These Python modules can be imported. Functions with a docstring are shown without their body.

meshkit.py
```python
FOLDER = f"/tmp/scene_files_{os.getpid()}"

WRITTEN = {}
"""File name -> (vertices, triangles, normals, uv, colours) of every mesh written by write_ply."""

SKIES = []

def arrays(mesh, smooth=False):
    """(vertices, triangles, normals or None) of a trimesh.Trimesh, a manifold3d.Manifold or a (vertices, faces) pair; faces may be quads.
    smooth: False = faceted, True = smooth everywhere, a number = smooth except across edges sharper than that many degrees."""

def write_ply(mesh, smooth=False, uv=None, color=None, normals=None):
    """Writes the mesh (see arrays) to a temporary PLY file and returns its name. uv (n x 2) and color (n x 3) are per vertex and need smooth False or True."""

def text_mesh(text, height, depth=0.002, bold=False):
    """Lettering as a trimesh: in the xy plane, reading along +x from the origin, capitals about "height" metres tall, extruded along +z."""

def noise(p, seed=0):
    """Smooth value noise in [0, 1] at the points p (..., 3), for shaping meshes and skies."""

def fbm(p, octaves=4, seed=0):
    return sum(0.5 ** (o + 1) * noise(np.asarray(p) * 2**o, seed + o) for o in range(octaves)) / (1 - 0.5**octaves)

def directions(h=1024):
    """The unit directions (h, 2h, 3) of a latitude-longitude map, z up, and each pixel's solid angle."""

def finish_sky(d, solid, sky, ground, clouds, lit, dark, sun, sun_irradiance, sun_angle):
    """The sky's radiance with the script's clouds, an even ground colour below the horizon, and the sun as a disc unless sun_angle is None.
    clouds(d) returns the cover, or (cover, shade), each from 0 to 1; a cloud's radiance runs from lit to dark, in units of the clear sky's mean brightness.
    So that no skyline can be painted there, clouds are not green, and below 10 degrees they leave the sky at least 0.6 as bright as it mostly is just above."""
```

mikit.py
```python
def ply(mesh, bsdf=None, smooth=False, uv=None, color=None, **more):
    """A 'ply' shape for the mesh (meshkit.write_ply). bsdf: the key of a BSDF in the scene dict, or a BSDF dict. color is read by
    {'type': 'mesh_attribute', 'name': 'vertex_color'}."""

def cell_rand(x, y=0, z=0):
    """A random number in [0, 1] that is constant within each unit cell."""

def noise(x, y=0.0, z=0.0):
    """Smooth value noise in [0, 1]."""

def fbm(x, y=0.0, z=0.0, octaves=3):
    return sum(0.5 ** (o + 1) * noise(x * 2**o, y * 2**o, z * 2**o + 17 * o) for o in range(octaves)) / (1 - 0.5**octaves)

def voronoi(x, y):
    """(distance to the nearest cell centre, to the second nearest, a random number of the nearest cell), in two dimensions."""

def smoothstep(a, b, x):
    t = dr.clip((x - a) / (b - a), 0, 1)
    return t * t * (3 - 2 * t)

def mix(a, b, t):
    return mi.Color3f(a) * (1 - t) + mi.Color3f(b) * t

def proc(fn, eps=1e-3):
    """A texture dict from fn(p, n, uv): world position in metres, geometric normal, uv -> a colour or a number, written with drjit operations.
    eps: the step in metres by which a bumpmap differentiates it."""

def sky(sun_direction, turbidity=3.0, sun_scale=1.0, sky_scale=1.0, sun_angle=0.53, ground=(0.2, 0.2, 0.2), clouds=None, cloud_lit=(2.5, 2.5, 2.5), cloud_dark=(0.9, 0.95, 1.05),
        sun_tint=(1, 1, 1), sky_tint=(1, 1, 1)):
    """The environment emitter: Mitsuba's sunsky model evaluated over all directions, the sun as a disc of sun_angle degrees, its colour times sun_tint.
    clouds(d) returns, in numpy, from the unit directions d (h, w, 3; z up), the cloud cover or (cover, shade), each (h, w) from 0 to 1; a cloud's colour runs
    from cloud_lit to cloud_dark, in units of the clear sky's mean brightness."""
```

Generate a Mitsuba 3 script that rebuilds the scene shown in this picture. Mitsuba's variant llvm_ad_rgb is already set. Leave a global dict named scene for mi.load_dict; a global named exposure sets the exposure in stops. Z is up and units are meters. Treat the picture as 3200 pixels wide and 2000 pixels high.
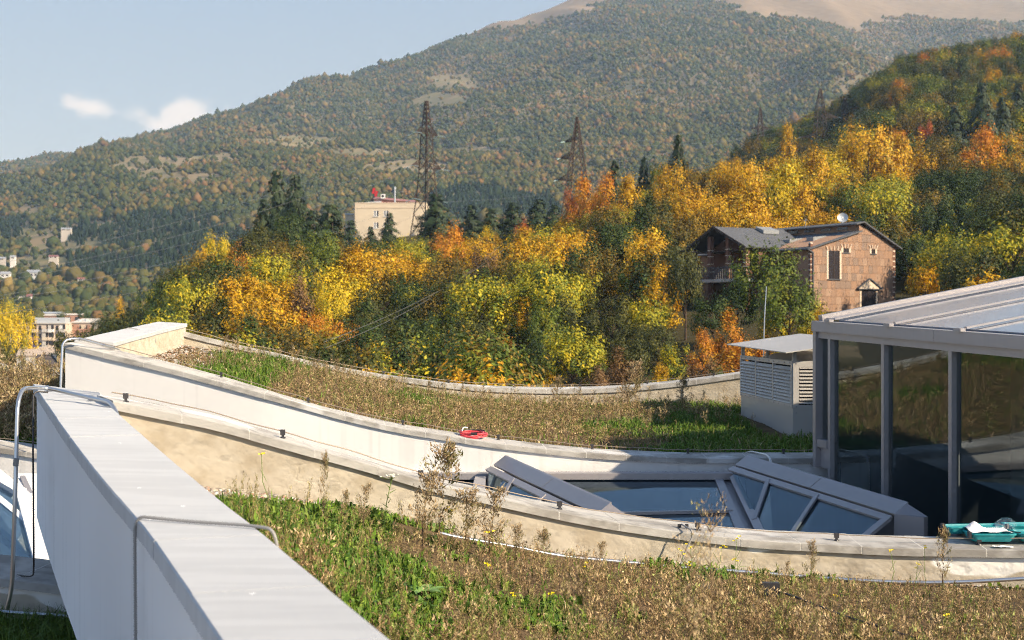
import math, numpy as np, trimesh, mitsuba as mi, mikit, meshkit
import drjit as dr
from scipy.interpolate import PchipInterpolator, CubicSpline
from scipy.ndimage import gaussian_filter, map_coordinates

T = mi.ScalarTransform4f
scene, labels = {'type': 'scene'}, {}
F, CU, CV = 4444.0, 1600.0, 1000.0          # the photograph's focal length and centre in its own 3200 x 2000 pixels

# ---------------------------------------------------------------- camera, sky, sun, exposure
HAZE = 0.000095
SUN = (0.74, -0.49, 0.47)
exposure = 2.34
scene['camera'] = {
    'type': 'thinlens', 'fov': 2 * math.degrees(math.atan(1600 / F)), 'fov_axis': 'x',
    'aperture_radius': 0.0053, 'focus_distance': 11.0, 'near_clip': 0.05, 'far_clip': 20000.0,
    'to_world': T().look_at(origin=[0, 0, 0], target=[0, 1, 0], up=[0, 0, 1]),
    'medium': {'type': 'ref', 'id': 'haze_air'}}
scene['haze_air'] = {'type': 'homogeneous', 'albedo': {'type': 'rgb', 'value': [0.97, 0.98, 0.99]},
                     'sigma_t': {'type': 'rgb', 'value': [HAZE * 0.74, HAZE * 1.0, HAZE * 1.32]},
                     'phase': {'type': 'hg', 'g': 0.3}}


def clouds(d):
    y = np.maximum(d[..., 1], 1e-6)
    u = np.where(d[..., 1] > 0.2, d[..., 0] / y, 9.0)
    v = d[..., 2] / y
    n = meshkit.fbm(np.stack([d[..., 0] / y * 48, d[..., 2] / y * 90, y * 0], -1), 5, seed=3)
    a = np.exp(-((u + 0.232) / 0.030) ** 2 - ((v - 0.1435 + 0.03 * (u + 0.235)) / 0.0095) ** 2)
    b = np.exp(-((u + 0.302) / 0.021) ** 2 - ((v - 0.151 + 0.06 * (u + 0.3)) / 0.0075) ** 2)
    c = np.clip((np.maximum(a, b) * 1.7 + (n - 0.55) * 4.0) * 0.9, 0, 1) * np.clip(np.maximum(a, b) * 6 - 0.2, 0, 1)
    wide = np.clip(meshkit.fbm(np.stack([d[..., 0] / (d[..., 2] + .15) * 1.3, d[..., 1] / (d[..., 2] + .15) * 1.3, d[..., 2] * 0], -1), 5, seed=9) - 0.66, 0, 1) * 1.2
    far = np.where(d[..., 2] > 0.3, wide, 0)
    veil = 0.62 * np.exp(-np.degrees(np.arcsin(np.clip(d[..., 2], 0, 1))) / 11.0)
    return np.clip(np.maximum(c * 0.95, veil) + far, 0, 1), np.where(c > veil, 0.0, 0.45)


scene['sky_light'] = mikit.sky(SUN, turbidity=3.0, sky_scale=1.0, sky_tint=(1.0, 1.02, 1.14), ground=(0.16, 0.14, 0.09), clouds=clouds, cloud_lit=(2.9, 3.0, 3.25), cloud_dark=(1.75, 1.98, 2.38), sun_scale=1.12, sun_tint=(0.93, 1.0, 1.12))


# ---------------------------------------------------------------- small helpers
def at(u, v, Y):
    """World point at depth Y on the ray of the photograph's pixel (u, v)."""
    return np.array([(u - CU) / F * Y, Y, (CV - v) / F * Y])


def ats(rows):
    return np.array([at(*r) for r in rows])


def uv_of(p):
    p = np.asarray(p, float)
    return CU + F * p[..., 0] / p[..., 1], CV - F * p[..., 2] / p[..., 1]


class MB:
    """Collects pieces of one mesh."""

    def __init__(self):
        self.v, self.f, self.c, self.n = [], [], [], 0

    def add(self, v, f, c=None):
        v = np.asarray(v, float)
        f = np.asarray(f, int)
        if f.shape[1] == 4:
            f = np.vstack([f[:, [0, 1, 2]], f[:, [0, 2, 3]]])
        self.v.append(v)
        self.f.append(f + self.n)
        if c is not None:
            self.c.append(np.broadcast_to(np.asarray(c, float), (len(v), 3)))
        self.n += len(v)
        return self

    def hexa(self, c8, c=None):
        return self.add(c8, [[0, 3, 2, 1], [4, 5, 6, 7], [0, 1, 5, 4], [1, 2, 6, 5], [2, 3, 7, 6], [3, 0, 4, 7]], c)

    def box(self, lo, hi, M=None, c=None):
        x0, y0, z0 = lo
        x1, y1, z1 = hi
        p = np.array([[x0, y0, z0], [x1, y0, z0], [x1, y1, z0], [x0, y1, z0], [x0, y0, z1], [x1, y0, z1], [x1, y1, z1], [x0, y1, z1]], float)
        if M is not None:
            p = p @ M[0].T + M[1]
        return self.hexa(p, c)

    def bar(self, a, b, w, h, up=(0, 0, 1), c=None):
        """A straight bar of section w x h from a to b."""
        a, b = np.asarray(a, float), np.asarray(b, float)
        d = (b - a) / np.linalg.norm(b - a)
        s = np.cross(d, up)
        if np.linalg.norm(s) < 1e-3:
            s = np.cross(d, (1, 0, 0) if abs(d[0]) < .9 else (0, 1, 0))
        s /= np.linalg.norm(s)
        t = np.cross(s, d)
        q = [(-w / 2, -h / 2), (w / 2, -h / 2), (w / 2, h / 2), (-w / 2, h / 2)]
        return self.hexa([p + s * x + t * y for p in (a, b) for x, y in q], c)

    def poly(self, pts, thick, c=None):
        """A flat convex polygon with thickness (below its first side)."""
        p = np.asarray(pts, float)
        n = np.cross(p[1] - p[0], p[2] - p[0])
        n /= np.linalg.norm(n)
        k = len(p)
        v = np.vstack([p, p - n * thick])
        f = [[0, i, i + 1] for i in range(1, k - 1)] + [[k, k + i + 1, k + i] for i in range(1, k - 1)]
        for i in range(k):
            j = (i + 1) % k
            f += [[i, k + i, k + j], [i, k + j, j]]
        return self.add(v, f, c)

    def tube(self, path, r, n=8, c=None):
        p = np.asarray(path, float)
        r = np.broadcast_to(np.asarray(r, float), (len(p),))
        d = np.gradient(p, axis=0)
        d /= np.linalg.norm(d, axis=1, keepdims=True) + 1e-12
        s = np.cross(d[0], [0.3, 0.2, 0.93])
        ss = []
        for k in range(len(p)):
            s = s - d[k] * (s @ d[k])
            s = s / (np.linalg.norm(s) + 1e-12)
            ss.append(s)
        ss = np.array(ss)
        tt = np.cross(d, ss)
        a = np.arange(n) * 2 * np.pi / n
        v = (p[:, None] + r[:, None, None] * (np.cos(a)[None, :, None] * ss[:, None] + np.sin(a)[None, :, None] * tt[:, None])).reshape(-1, 3)
        f = []
        for k in range(len(p) - 1):
            for i in range(n):
                j = (i + 1) % n
                f.append([k * n + i, k * n + j, (k + 1) * n + j, (k + 1) * n + i])
        e = (len(p) - 1) * n
        f3 = [[0, i + 1, i] for i in range(1, n - 1)] + [[e, e + i, e + i + 1] for i in range(1, n - 1)]
        f = np.array(f)
        return self.add(v, np.vstack([f[:, [0, 1, 2]], f[:, [0, 2, 3]], f3]), c)

    def sweep(self, prof, P, N, c=None):
        """A convex profile (along N and z) swept along P."""
        prof = np.asarray(prof, float)
        m = len(prof)
        v = (P[:, None] + prof[None, :, :1] * N[:, None] + np.array([0, 0, 1.0]) * prof[None, :, 1:2]).reshape(-1, 3)
        f = []
        for k in range(len(P) - 1):
            for i in range(m):
                j = (i + 1) % m
                f += [[k * m + i, k * m + j, (k + 1) * m + j], [k * m + i, (k + 1) * m + j, (k + 1) * m + i]]
        e = (len(P) - 1) * m
        f += [[0, i + 1, i] for i in range(1, m - 1)] + [[e, e + i, e + i + 1] for i in range(1, m - 1)]
        return self.add(v, f, c)

    def mesh(self):
        return np.vstack(self.v), np.vstack(self.f)

    def put(self, key, bsdf, smooth=False):
        col = np.vstack(self.c) if self.c else None
        scene[key] = mikit.ply(self.mesh(), bsdf, smooth=smooth, color=col)
        return key


counts = {}


def numbered(name):
    k = counts.get(name, 0)
    counts[name] = k + 1
    return name if k == 0 else f'{name}_{k:03d}'


def thing(name, label, cat, group=None):
    key = numbered(name)
    labels[key] = {'label': label, 'category': cat}
    if group:
        labels[key]['group'] = group
    return key


def part(root, name, mb, bsdf, smooth=False, label=None, kind=None):
    key = numbered(root + '__' + name)
    mb.put(key, bsdf, smooth)
    if label or kind:
        labels[key] = {}
        if label:
            labels[key]['label'] = label
        if kind:
            labels[key]['kind'] = kind
    return key


def struct(name, mb, bsdf, label, smooth=False, kind='structure', cat=None):
    key = numbered(name)
    mb.put(key, bsdf, smooth)
    labels[key] = {'label': label, 'kind': kind}
    if cat:
        labels[key]['category'] = cat
    return key


def fillet(pts, r, n=5):
    """A polyline with its corners rounded."""
    p = [np.asarray(q, float) for q in pts]
    out = [p[0]]
    for i in range(1, len(p) - 1):
        a, b, c = p[i - 1], p[i], p[i + 1]
        la, lc = np.linalg.norm(a - b), np.linalg.norm(c - b)
        k = min(r, la * 0.48, lc * 0.48)
        q0, q1 = b + (a - b) / la * k, b + (c - b) / lc * k
        for s in np.linspace(0, 1, n):
            out.append((1 - s) ** 2 * q0 + 2 * s * (1 - s) * b + s * s * q1)
    out.append(p[-1])
    return np.array(out)


def resample(P, step):
    P = np.asarray(P, float)
    s = np.concatenate([[0], np.cumsum(np.linalg.norm(np.diff(P, axis=0), axis=1))])
    cs = CubicSpline(s, P) if len(P) > 3 else None
    g = np.linspace(0, s[-1], max(2, int(round(s[-1] / step)) + 1))
    return cs(g) if cs is not None else np.stack([np.interp(g, s, P[:, k]) for k in range(3)], 1)


def spline(P):
    P = np.asarray(P, float)
    s = np.concatenate([[0], np.cumsum(np.linalg.norm(np.diff(P, axis=0), axis=1))])
    return PchipInterpolator(s, P, axis=0), s[-1]


# ---------------------------------------------------------------- materials
def rgb(*c):
    return {'type': 'rgb', 'value': list(c)}


def mat(name, color, rough=0.7, spec=0.35, metal=0.0, bump=None, bs=1.0, eps=2e-3):
    b = {'type': 'principled', 'base_color': color if isinstance(color, dict) else rgb(*color), 'roughness': rough, 'specular': spec, 'metallic': metal}
    if bump is not None:
        b = {'type': 'bumpmap', 'tex': mikit.proc(bump, eps), 'scale': bs, 'bsdf': b}
    scene[name] = {'type': 'twosided', 'bsdf': b}


N_, FB = mikit.noise, mikit.fbm
mx, ss_ = mikit.mix, mikit.smoothstep


def white_c(p, n, uv):
    a = FB(p.x * 1.3, p.y * 1.3, p.z * 1.3, 3)
    streak = N_(p.x * 22, p.y * 22, p.z * 0.7)
    c = mx((0.70, 0.69, 0.68), (0.62, 0.61, 0.60), a)
    return c * (1 - 0.09 * ss_(0.6, 0.95, streak))


def stucco_bump(p, n, uv):
    return FB(p.x * 55, p.y * 55, p.z * 55, 3)


mat('white_plaster', mikit.proc(white_c), 0.85, 0.2, bump=stucco_bump, bs=0.0025)


def beige_c(p, n, uv):
    a = FB(p.x * 5.3, p.y * 5.3, p.z * 6.5, 4)
    b = FB(p.x * 23 + 5, p.y * 23, p.z * 23, 3)
    c = mx((0.47, 0.42, 0.34), (0.37, 0.315, 0.235), ss_(0.35, 0.75, a * 0.7 + b * 0.3))
    patch = ss_(0.62, 0.66, FB(p.x * 1.7 + 31, p.y * 1.7, p.z * 4, 3))
    c = mx(c, (0.74, 0.72, 0.68), patch * ss_(-1.5, -1.62, p.z) * ss_(9.0, 9.5, p.y) * ss_(11.5, 10.8, p.y))
    dark = ss_(0.60, 0.74, FB(p.x * 8 + 7, p.y * 8, p.z * 10 + 3, 4))
    c = mx(c, (0.24, 0.215, 0.18), dark * 0.35)
    return c


def beige_b(p, n, uv):
    crack = dr.abs(FB(p.x * 1.1 + 3, p.y * 1.1, p.z * 5.0, 3) - 0.5)
    return FB(p.x * 40, p.y * 40, p.z * 40, 3) * 0.6 + FB(p.x * 9, p.y * 9, p.z * 14, 3) * 1.2 - 0.25 * ss_(0.006, 0.0, crack)


mat('beige_stucco', mikit.proc(beige_c), 0.92, 0.15, bump=beige_b, bs=0.010, eps=4e-3)


def stone_c(p, n, uv):
    a = FB(p.x * 3.1, p.y * 3.1, p.z * 6, 4)
    b = FB(p.x * 14, p.y * 14, p.z * 14, 3)
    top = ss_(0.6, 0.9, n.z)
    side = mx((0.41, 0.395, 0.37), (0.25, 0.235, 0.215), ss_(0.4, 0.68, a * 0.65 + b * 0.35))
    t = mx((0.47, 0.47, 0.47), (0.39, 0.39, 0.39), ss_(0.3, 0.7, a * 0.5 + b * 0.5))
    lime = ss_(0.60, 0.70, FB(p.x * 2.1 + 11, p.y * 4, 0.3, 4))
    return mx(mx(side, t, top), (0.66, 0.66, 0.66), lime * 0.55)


def stone_b(p, n, uv):
    return FB(p.x * 60, p.y * 60, p.z * 60, 3)


mat('coping_stone', mikit.proc(stone_c), 0.75, 0.3, bump=stone_b, bs=0.0018)


def slab_c(p, n, uv):
    a = FB(p.x * 1.6 + p.y * 0.4, p.y * 0.5, p.z, 4)
    band = N_((p.x * 0.36 + p.y * 0.93) * 3.1 + FB(p.x * 2, p.y * 2, 0, 2) * 1.2, 0.5, 0.5)
    streak = FB(p.x * 3 + 3, p.y * 16, 0.0, 3)
    c = mx((0.50, 0.505, 0.51), (0.41, 0.415, 0.42), 0.25 * a + 0.35 * band + 0.4 * ss_(0.3, 0.7, streak))
    spot = ss_(0.05, 0.03, mikit.voronoi(p.x * 4.5, p.y * 4.5)[0]) * ss_(0.86, 0.9, mikit.voronoi(p.x * 4.5, p.y * 4.5)[2])
    return mx(c, (0.78, 0.78, 0.78), spot * 0.8 * ss_(0.5, 0.9, n.z))


mat('pale_slab', mikit.proc(slab_c), 0.65, 0.35)


def soil_c(p, n, uv):
    a = FB(p.x * 5, p.y * 5, 0.2, 4)
    return mx((0.17, 0.11, 0.065), (0.07, 0.055, 0.03), a)


mat('soil', mikit.proc(soil_c), 0.95, 0.1, bump=lambda p, n, uv: FB(p.x * 25, p.y * 25, 0, 3), bs=0.02)


def land_c(p, n, uv):
    a = FB(p.x * 0.011, p.y * 0.011, 0.4, 4)
    b = FB(p.x * 0.05, p.y * 0.09, 0.9, 4)
    c = mx((0.215, 0.175, 0.115), (0.15, 0.148, 0.085), ss_(0.35, 0.65, a * 0.7 + b * 0.3))
    track = ss_(0.012, 0.004, dr.abs(FB(p.x * 0.004 + 2, p.y * 0.006, 0.1, 2) - 0.5))
    c = mx(c, (0.34, 0.26, 0.19), track * 0.5)
    high = ss_(520, 860, p.z + 120 * (b - 0.5))
    c = mx(c, mx((0.25, 0.195, 0.145), (0.18, 0.15, 0.11), b), high)
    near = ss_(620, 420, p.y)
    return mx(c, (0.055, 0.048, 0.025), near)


mat('land', mikit.proc(land_c), 1.0, 0.05)

scene['vcol'] = {'type': 'twosided', 'bsdf': {'type': 'diffuse', 'reflectance': {'type': 'mesh_attribute', 'name': 'vertex_color'}}}
scene['leafcol'] = {'type': 'twosided', 'bsdf': {'type': 'principled', 'base_color': {'type': 'mesh_attribute', 'name': 'vertex_color'}, 'roughness': 0.55, 'specular': 0.25}}


def metal_c(p, n, uv):
    a = FB(p.x * 2.2, p.y * 2.2, p.z * 2.2, 3)
    b = FB(p.x * 30, p.y * 30, p.z * 1.5, 2)
    return mx((0.37, 0.345, 0.35), (0.31, 0.29, 0.295), a * 0.6 + b * 0.4)


mat('frame_metal', mikit.proc(metal_c), 0.38, 0.5, 0.25)


def vent_c(p, n, uv):
    a = FB(p.x * 1.6, p.y * 1.6, p.z * 4, 3)
    return mx((0.50, 0.48, 0.455), (0.42, 0.40, 0.38), a)


mat('vent_metal', mikit.proc(vent_c), 0.38, 0.4, 0.15)
mat('galvanised', (0.62, 0.62, 0.63), 0.24, 0.5, 0.85)
mat('wire_metal', (0.34, 0.27, 0.21), 0.45, 0.5, 0.4)
mat('cable_grey', (0.30, 0.29, 0.28), 0.5, 0.4)
mat('black_plastic', (0.035, 0.033, 0.037), 0.4, 0.5)
mat('red_rubber', (0.62, 0.07, 0.085), 0.38, 0.5)
mat('teal_plastic', mikit.proc(lambda p, n, uv: mx((0.012, 0.24, 0.27), (0.05, 0.33, 0.35), ss_(0.45, 0.8, FB(p.x * 30, p.y * 30, p.z * 30, 3)))), 0.42, 0.5)
mat('pale_mortar', (0.52, 0.50, 0.47), 0.9, 0.2)
mat('paper', (0.80, 0.80, 0.80), 0.8, 0.2)
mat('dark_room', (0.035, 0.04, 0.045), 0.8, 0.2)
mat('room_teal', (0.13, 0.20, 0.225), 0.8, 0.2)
mat('light_slate', (0.24, 0.25, 0.26), 0.6, 0.3)
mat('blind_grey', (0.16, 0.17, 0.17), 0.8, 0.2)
mat('seal_black', (0.02, 0.02, 0.024), 0.5, 0.4)
scene['pane_glass'] = {'type': 'thindielectric', 'int_ior': 1.5, 'ext_ior': 1.0, 'specular_transmittance': rgb(0.34, 0.44, 0.47), 'specular_reflectance': rgb(0.72, 0.80, 0.84)}
scene['sky_glass'] = {'type': 'thindielectric', 'int_ior': 1.5, 'ext_ior': 1.0, 'specular_transmittance': rgb(0.05, 0.09, 0.13), 'specular_reflectance': rgb(0.58, 0.74, 0.86)}
scene['clear_film'] = {'type': 'thindielectric', 'int_ior': 1.6, 'ext_ior': 1.0}
mat('roof_glass', mikit.proc(lambda p, n, uv: mx((0.09, 0.11, 0.15), (0.15, 0.155, 0.18), ss_(0.35, 0.7, FB(p.x * 0.9, p.y * 0.9, p.z * 2, 3)))), 0.07, 0.8)


def rust_c(p, n, uv):
    return mx((0.030, 0.021, 0.018), (0.06, 0.036, 0.027), FB(p.x * 0.8, p.y * 0.8, p.z * 0.8, 3))


mat('rusty_steel', mikit.proc(rust_c), 0.7, 0.3)
mat('insulator', (0.45, 0.58, 0.54), 0.2, 0.6)
mat('line_wire', (0.25, 0.25, 0.25), 0.5, 0.4, 0.3)
for k_, c_ in enumerate([(0.47, 0.27, 0.165), (0.42, 0.25, 0.16), (0.36, 0.235, 0.165), (0.50, 0.31, 0.20)]):
    mat(f'tuff_{k_}', [c_[0] * .72, c_[1] * .78, c_[2] * .86], 0.9, 0.15)
mat('house_wall', (0.34, 0.21, 0.14), 0.9, 0.15)
mat('brick_dark', (0.20, 0.105, 0.075), 0.9, 0.15)
mat('pale_trim', (0.66, 0.54, 0.42), 0.85, 0.2)


def slate_c(p, n, uv):
    return mx((0.125, 0.13, 0.145), (0.085, 0.09, 0.10), FB(p.x * 1.2, p.y * 1.2, p.z * 6, 3))


mat('slate', mikit.proc(slate_c), 0.75, 0.2)
mat('dark_wood', (0.05, 0.035, 0.03), 0.7, 0.3)
mat('window_dark', (0.035, 0.03, 0.035), 0.15, 0.6)
mat('white_frame', (0.75, 0.75, 0.74), 0.6, 0.3)
mat('cream_wall', mikit.proc(lambda p, n, uv: mx((0.68, 0.585, 0.45), (0.60, 0.51, 0.39), FB(p.x * 0.35, p.y * 0.35, p.z * 1.1, 3))), 0.9, 0.15)
mat('red_sheet', mikit.proc(lambda p, n, uv: mx((0.24, 0.09, 0.08), (0.36, 0.20, 0.18), FB(p.x * 0.8, p.y * 0.2, p.z, 3))), 0.5, 0.4)
mat('signal_red', (0.45, 0.03, 0.04), 0.6, 0.3)
mat('zinc', (0.52, 0.55, 0.58), 0.45, 0.5, 0.3)
mat('block_wall', (0.60, 0.50, 0.42), 0.9, 0.15)
mat('block_brick', (0.42, 0.25, 0.19), 0.9, 0.15)
mat('pale_concrete', (0.55, 0.52, 0.48), 0.9, 0.15)
mat('tar_roof', (0.085, 0.07, 0.065), 0.9, 0.15)
mat('dust_yard', (0.34, 0.28, 0.23), 0.95, 0.1)
mat('blue_tarp', (0.03, 0.08, 0.38), 0.6, 0.3)
mat('bark', (0.085, 0.06, 0.045), 0.95, 0.1)
# ---------------------------------------------------------------- the roof's parapets
rng = np.random.default_rng(11)


def frames(P):
    d = np.gradient(P, axis=0)
    d[:, 2] = 0
    d /= np.linalg.norm(d, axis=1, keepdims=True)
    return np.stack([-d[:, 1], d[:, 0], d[:, 2] * 0], 1)          # horizontal, away from the camera for a path running to +x


def parapet(name, label, rows, width, thick, bottom, wall_mat, stone, cop_mat='coping_stone', over=0.035, tilt=0.03, joint=0.007, flip=False, cat='parapet', skew=None):
    """rows: front top edge as (u, v, depth). bottom: z below which the wall ends."""
    root = thing(name, label, cat)
    P0 = ats(rows) if not isinstance(rows, np.ndarray) else rows
    fn, L = spline(P0)
    n = max(2, int(round(L / stone)))
    cuts = np.linspace(0, L, n + 1)
    ch = 0.006
    mortar = MB()
    for k in range(n):
        s = np.linspace(cuts[k] + joint / 2, cuts[k + 1] - joint / 2, 4)
        P = fn(s)
        D = fn(np.clip(s + 0.03, 0, L)) - fn(np.clip(s - 0.03, 0, L))
        D[:, 2] = 0
        D /= np.linalg.norm(D, axis=1, keepdims=True)
        N = np.stack([-D[:, 1], D[:, 0], D[:, 2]], 1) * (-1 if flip else 1)
        if skew:
            N = N + D * skew(P)[:, None] / width
        P = P + np.array([0, 0, rng.normal(0, 0.0012)]) + N * rng.normal(0, 0.0015)
        w, t = width, thick
        prof = [(0, -t), (0, -ch), (ch, 0), (w - ch, tilt * w), (w, tilt * w - ch), (w, -t)]
        part(root, 'coping_stone', MB().sweep(prof, P, N), cop_mat)
        if k and joint > 0.005 and not skew:
            s = np.array([cuts[k] - joint * .7, cuts[k] + joint * .7])
            q_ = 0.0012
            mortar.sweep([(q_, -t + q_), (q_, -ch), (ch, -q_), (w - ch, tilt * w - q_), (w - q_, tilt * w - ch), (w - q_, -t + q_)], fn(s), N[:2] * 0 + N[0])
    s = np.linspace(0, L, max(6, int(L / 0.12)))
    P = fn(s)
    D = fn(np.clip(s + 0.03, 0, L)) - fn(np.clip(s - 0.03, 0, L))
    D[:, 2] = 0
    D /= np.linalg.norm(D, axis=1, keepdims=True)
    N = np.stack([-D[:, 1], D[:, 0], D[:, 2]], 1) * (-1 if flip else 1)
    if skew:
        N = N + D * skew(P)[:, None] / width
    mb = MB()
    m = 4
    v, f = [], []
    for k in range(len(P)):
        zt = P[k, 2] - thick
        zb = bottom(P[k]) if callable(bottom) else bottom
        for o, z in ((over, zb), (over, zt), (width - over, zt), (width - over, zb)):
            v.append(P[k] + N[k] * o)
            v[-1] = np.array([v[-1][0], v[-1][1], z])
    for k in range(len(P) - 1):
        for i in range(m):
            j = (i + 1) % m
            f.append([k * m + i, k * m + j, (k + 1) * m + j, (k + 1) * m + i])
    e = (len(P) - 1) * m
    f += [[0, 1, 2, 3], [e, e + 3, e + 2, e + 1]]
    mb.add(v, f)
    part(root, 'wall', mb, wall_mat)
    if mortar.v:
        part(root, 'mortar_joint', mortar, 'pale_mortar', kind='stuff')
    return root, fn, L


def lightning(label, fn, L, inset, first, step, height=0.045, sign=1, skip=()):
    """The earth wire along a coping with its plastic holders."""
    root = thing('lightning_wire', label, 'wire', 'lightning conductor wires on the copings')
    s = np.arange(0.03, L - 0.03, 0.12)
    wob = 0.004 * np.sin(s * 5.1) + 0.003 * np.sin(s * 12.7)

    def pt(q):
        p = fn(q)
        d = fn(min(q + 0.02, L)) - fn(max(q - 0.02, 0))
        d[2] = 0
        d /= np.linalg.norm(d)
        nn = np.array([-d[1], d[0], 0]) * sign
        return p + nn * inset + np.array([0, 0, 0.03 * inset]), d, nn
    path = np.array([pt(q)[0] + np.array([0, 0, height + w]) for q, w in zip(s, wob)])
    part(root, 'wire', MB().tube(path, 0.0042, 6), 'wire_metal', True)
    q = first
    while q < L - 0.05:
        p, d, nn = pt(q)
        z = np.array([0, 0, 1.0])
        mb = MB()
        M = (np.stack([d, nn, z], 1), p)
        mb.box((-0.016, -0.014, 0.022), (0.016, 0.014, 0.057), M)
        mb.box((-0.008, -0.008, 0.008), (0.008, 0.008, 0.022), M)
        mb.tube(np.array([p + z * 0.0, p + z * 0.009]), [0.022, 0.017], 10)
        part(root, 'holder', mb, 'black_plastic')
        q += step
    return root


FLOOR = -4.2
# near crescent: front parapet of the planting bed the photographer looks across
P1 = [(352, 1252, 9.05), (436, 1269.5, 9.12), (542, 1291, 9.18), (650, 1313, 9.24), (850, 1367, 9.34), (964, 1399, 9.4), (1150, 1450, 9.54), (1360, 1513, 9.7), (1563, 1559, 9.82),
      (1750, 1600, 9.93), (1953, 1637, 10.03), (2145, 1664, 10.1), (2350, 1686, 10.16), (2525, 1698, 10.2), (2650, 1704.5, 10.22), (2900, 1713, 10.22), (3100, 1717, 10.2), (3300, 1718, 10.15), (3700, 1718, 10.0)]
p1, f1, L1 = parapet('curved_parapet', 'curved beige rendered parapet with grey coping sweeping across in front of the glass skylights', P1, 0.50, 0.058, -3.0, 'beige_stucco', 0.455)
lightning('earth wire on the coping of the beige parapet nearest the camera', f1, L1, 0.17, 0.11, 1.02)

# its end wall: the long pale wall that runs towards the camera
W1 = [(104, 1200, 11.0), (143, 1260, 9.30), (204, 1347, 7.68), (322, 1500, 6.02), (426, 1620, 5.25), (560, 1806, 4.12), (691, 2000, 3.30)]
w1 = ats(W1)
dirn = w1[-1] - w1[-2]
w1 = np.vstack([w1, w1[-1] + dirn * 1.1, w1[-1] + dirn * 2.6])
w1 = w1[::-1]                                                      # from the camera outwards


def w1_bottom(p):
    return p[2] - (1.02 + 0.0 * p[1])


pw, fw, Lw = parapet('long_parapet', 'long white rendered parapet with smooth pale coping running away from the camera', w1, 0.375, 0.066, w1_bottom, 'white_plaster', 0.93, 'pale_slab',
                     over=0.022, tilt=0.0, joint=0.002, flip=True, skew=lambda p: -np.clip(p[:, 1] - 9.3, 0, 2) * 0.92)

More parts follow.
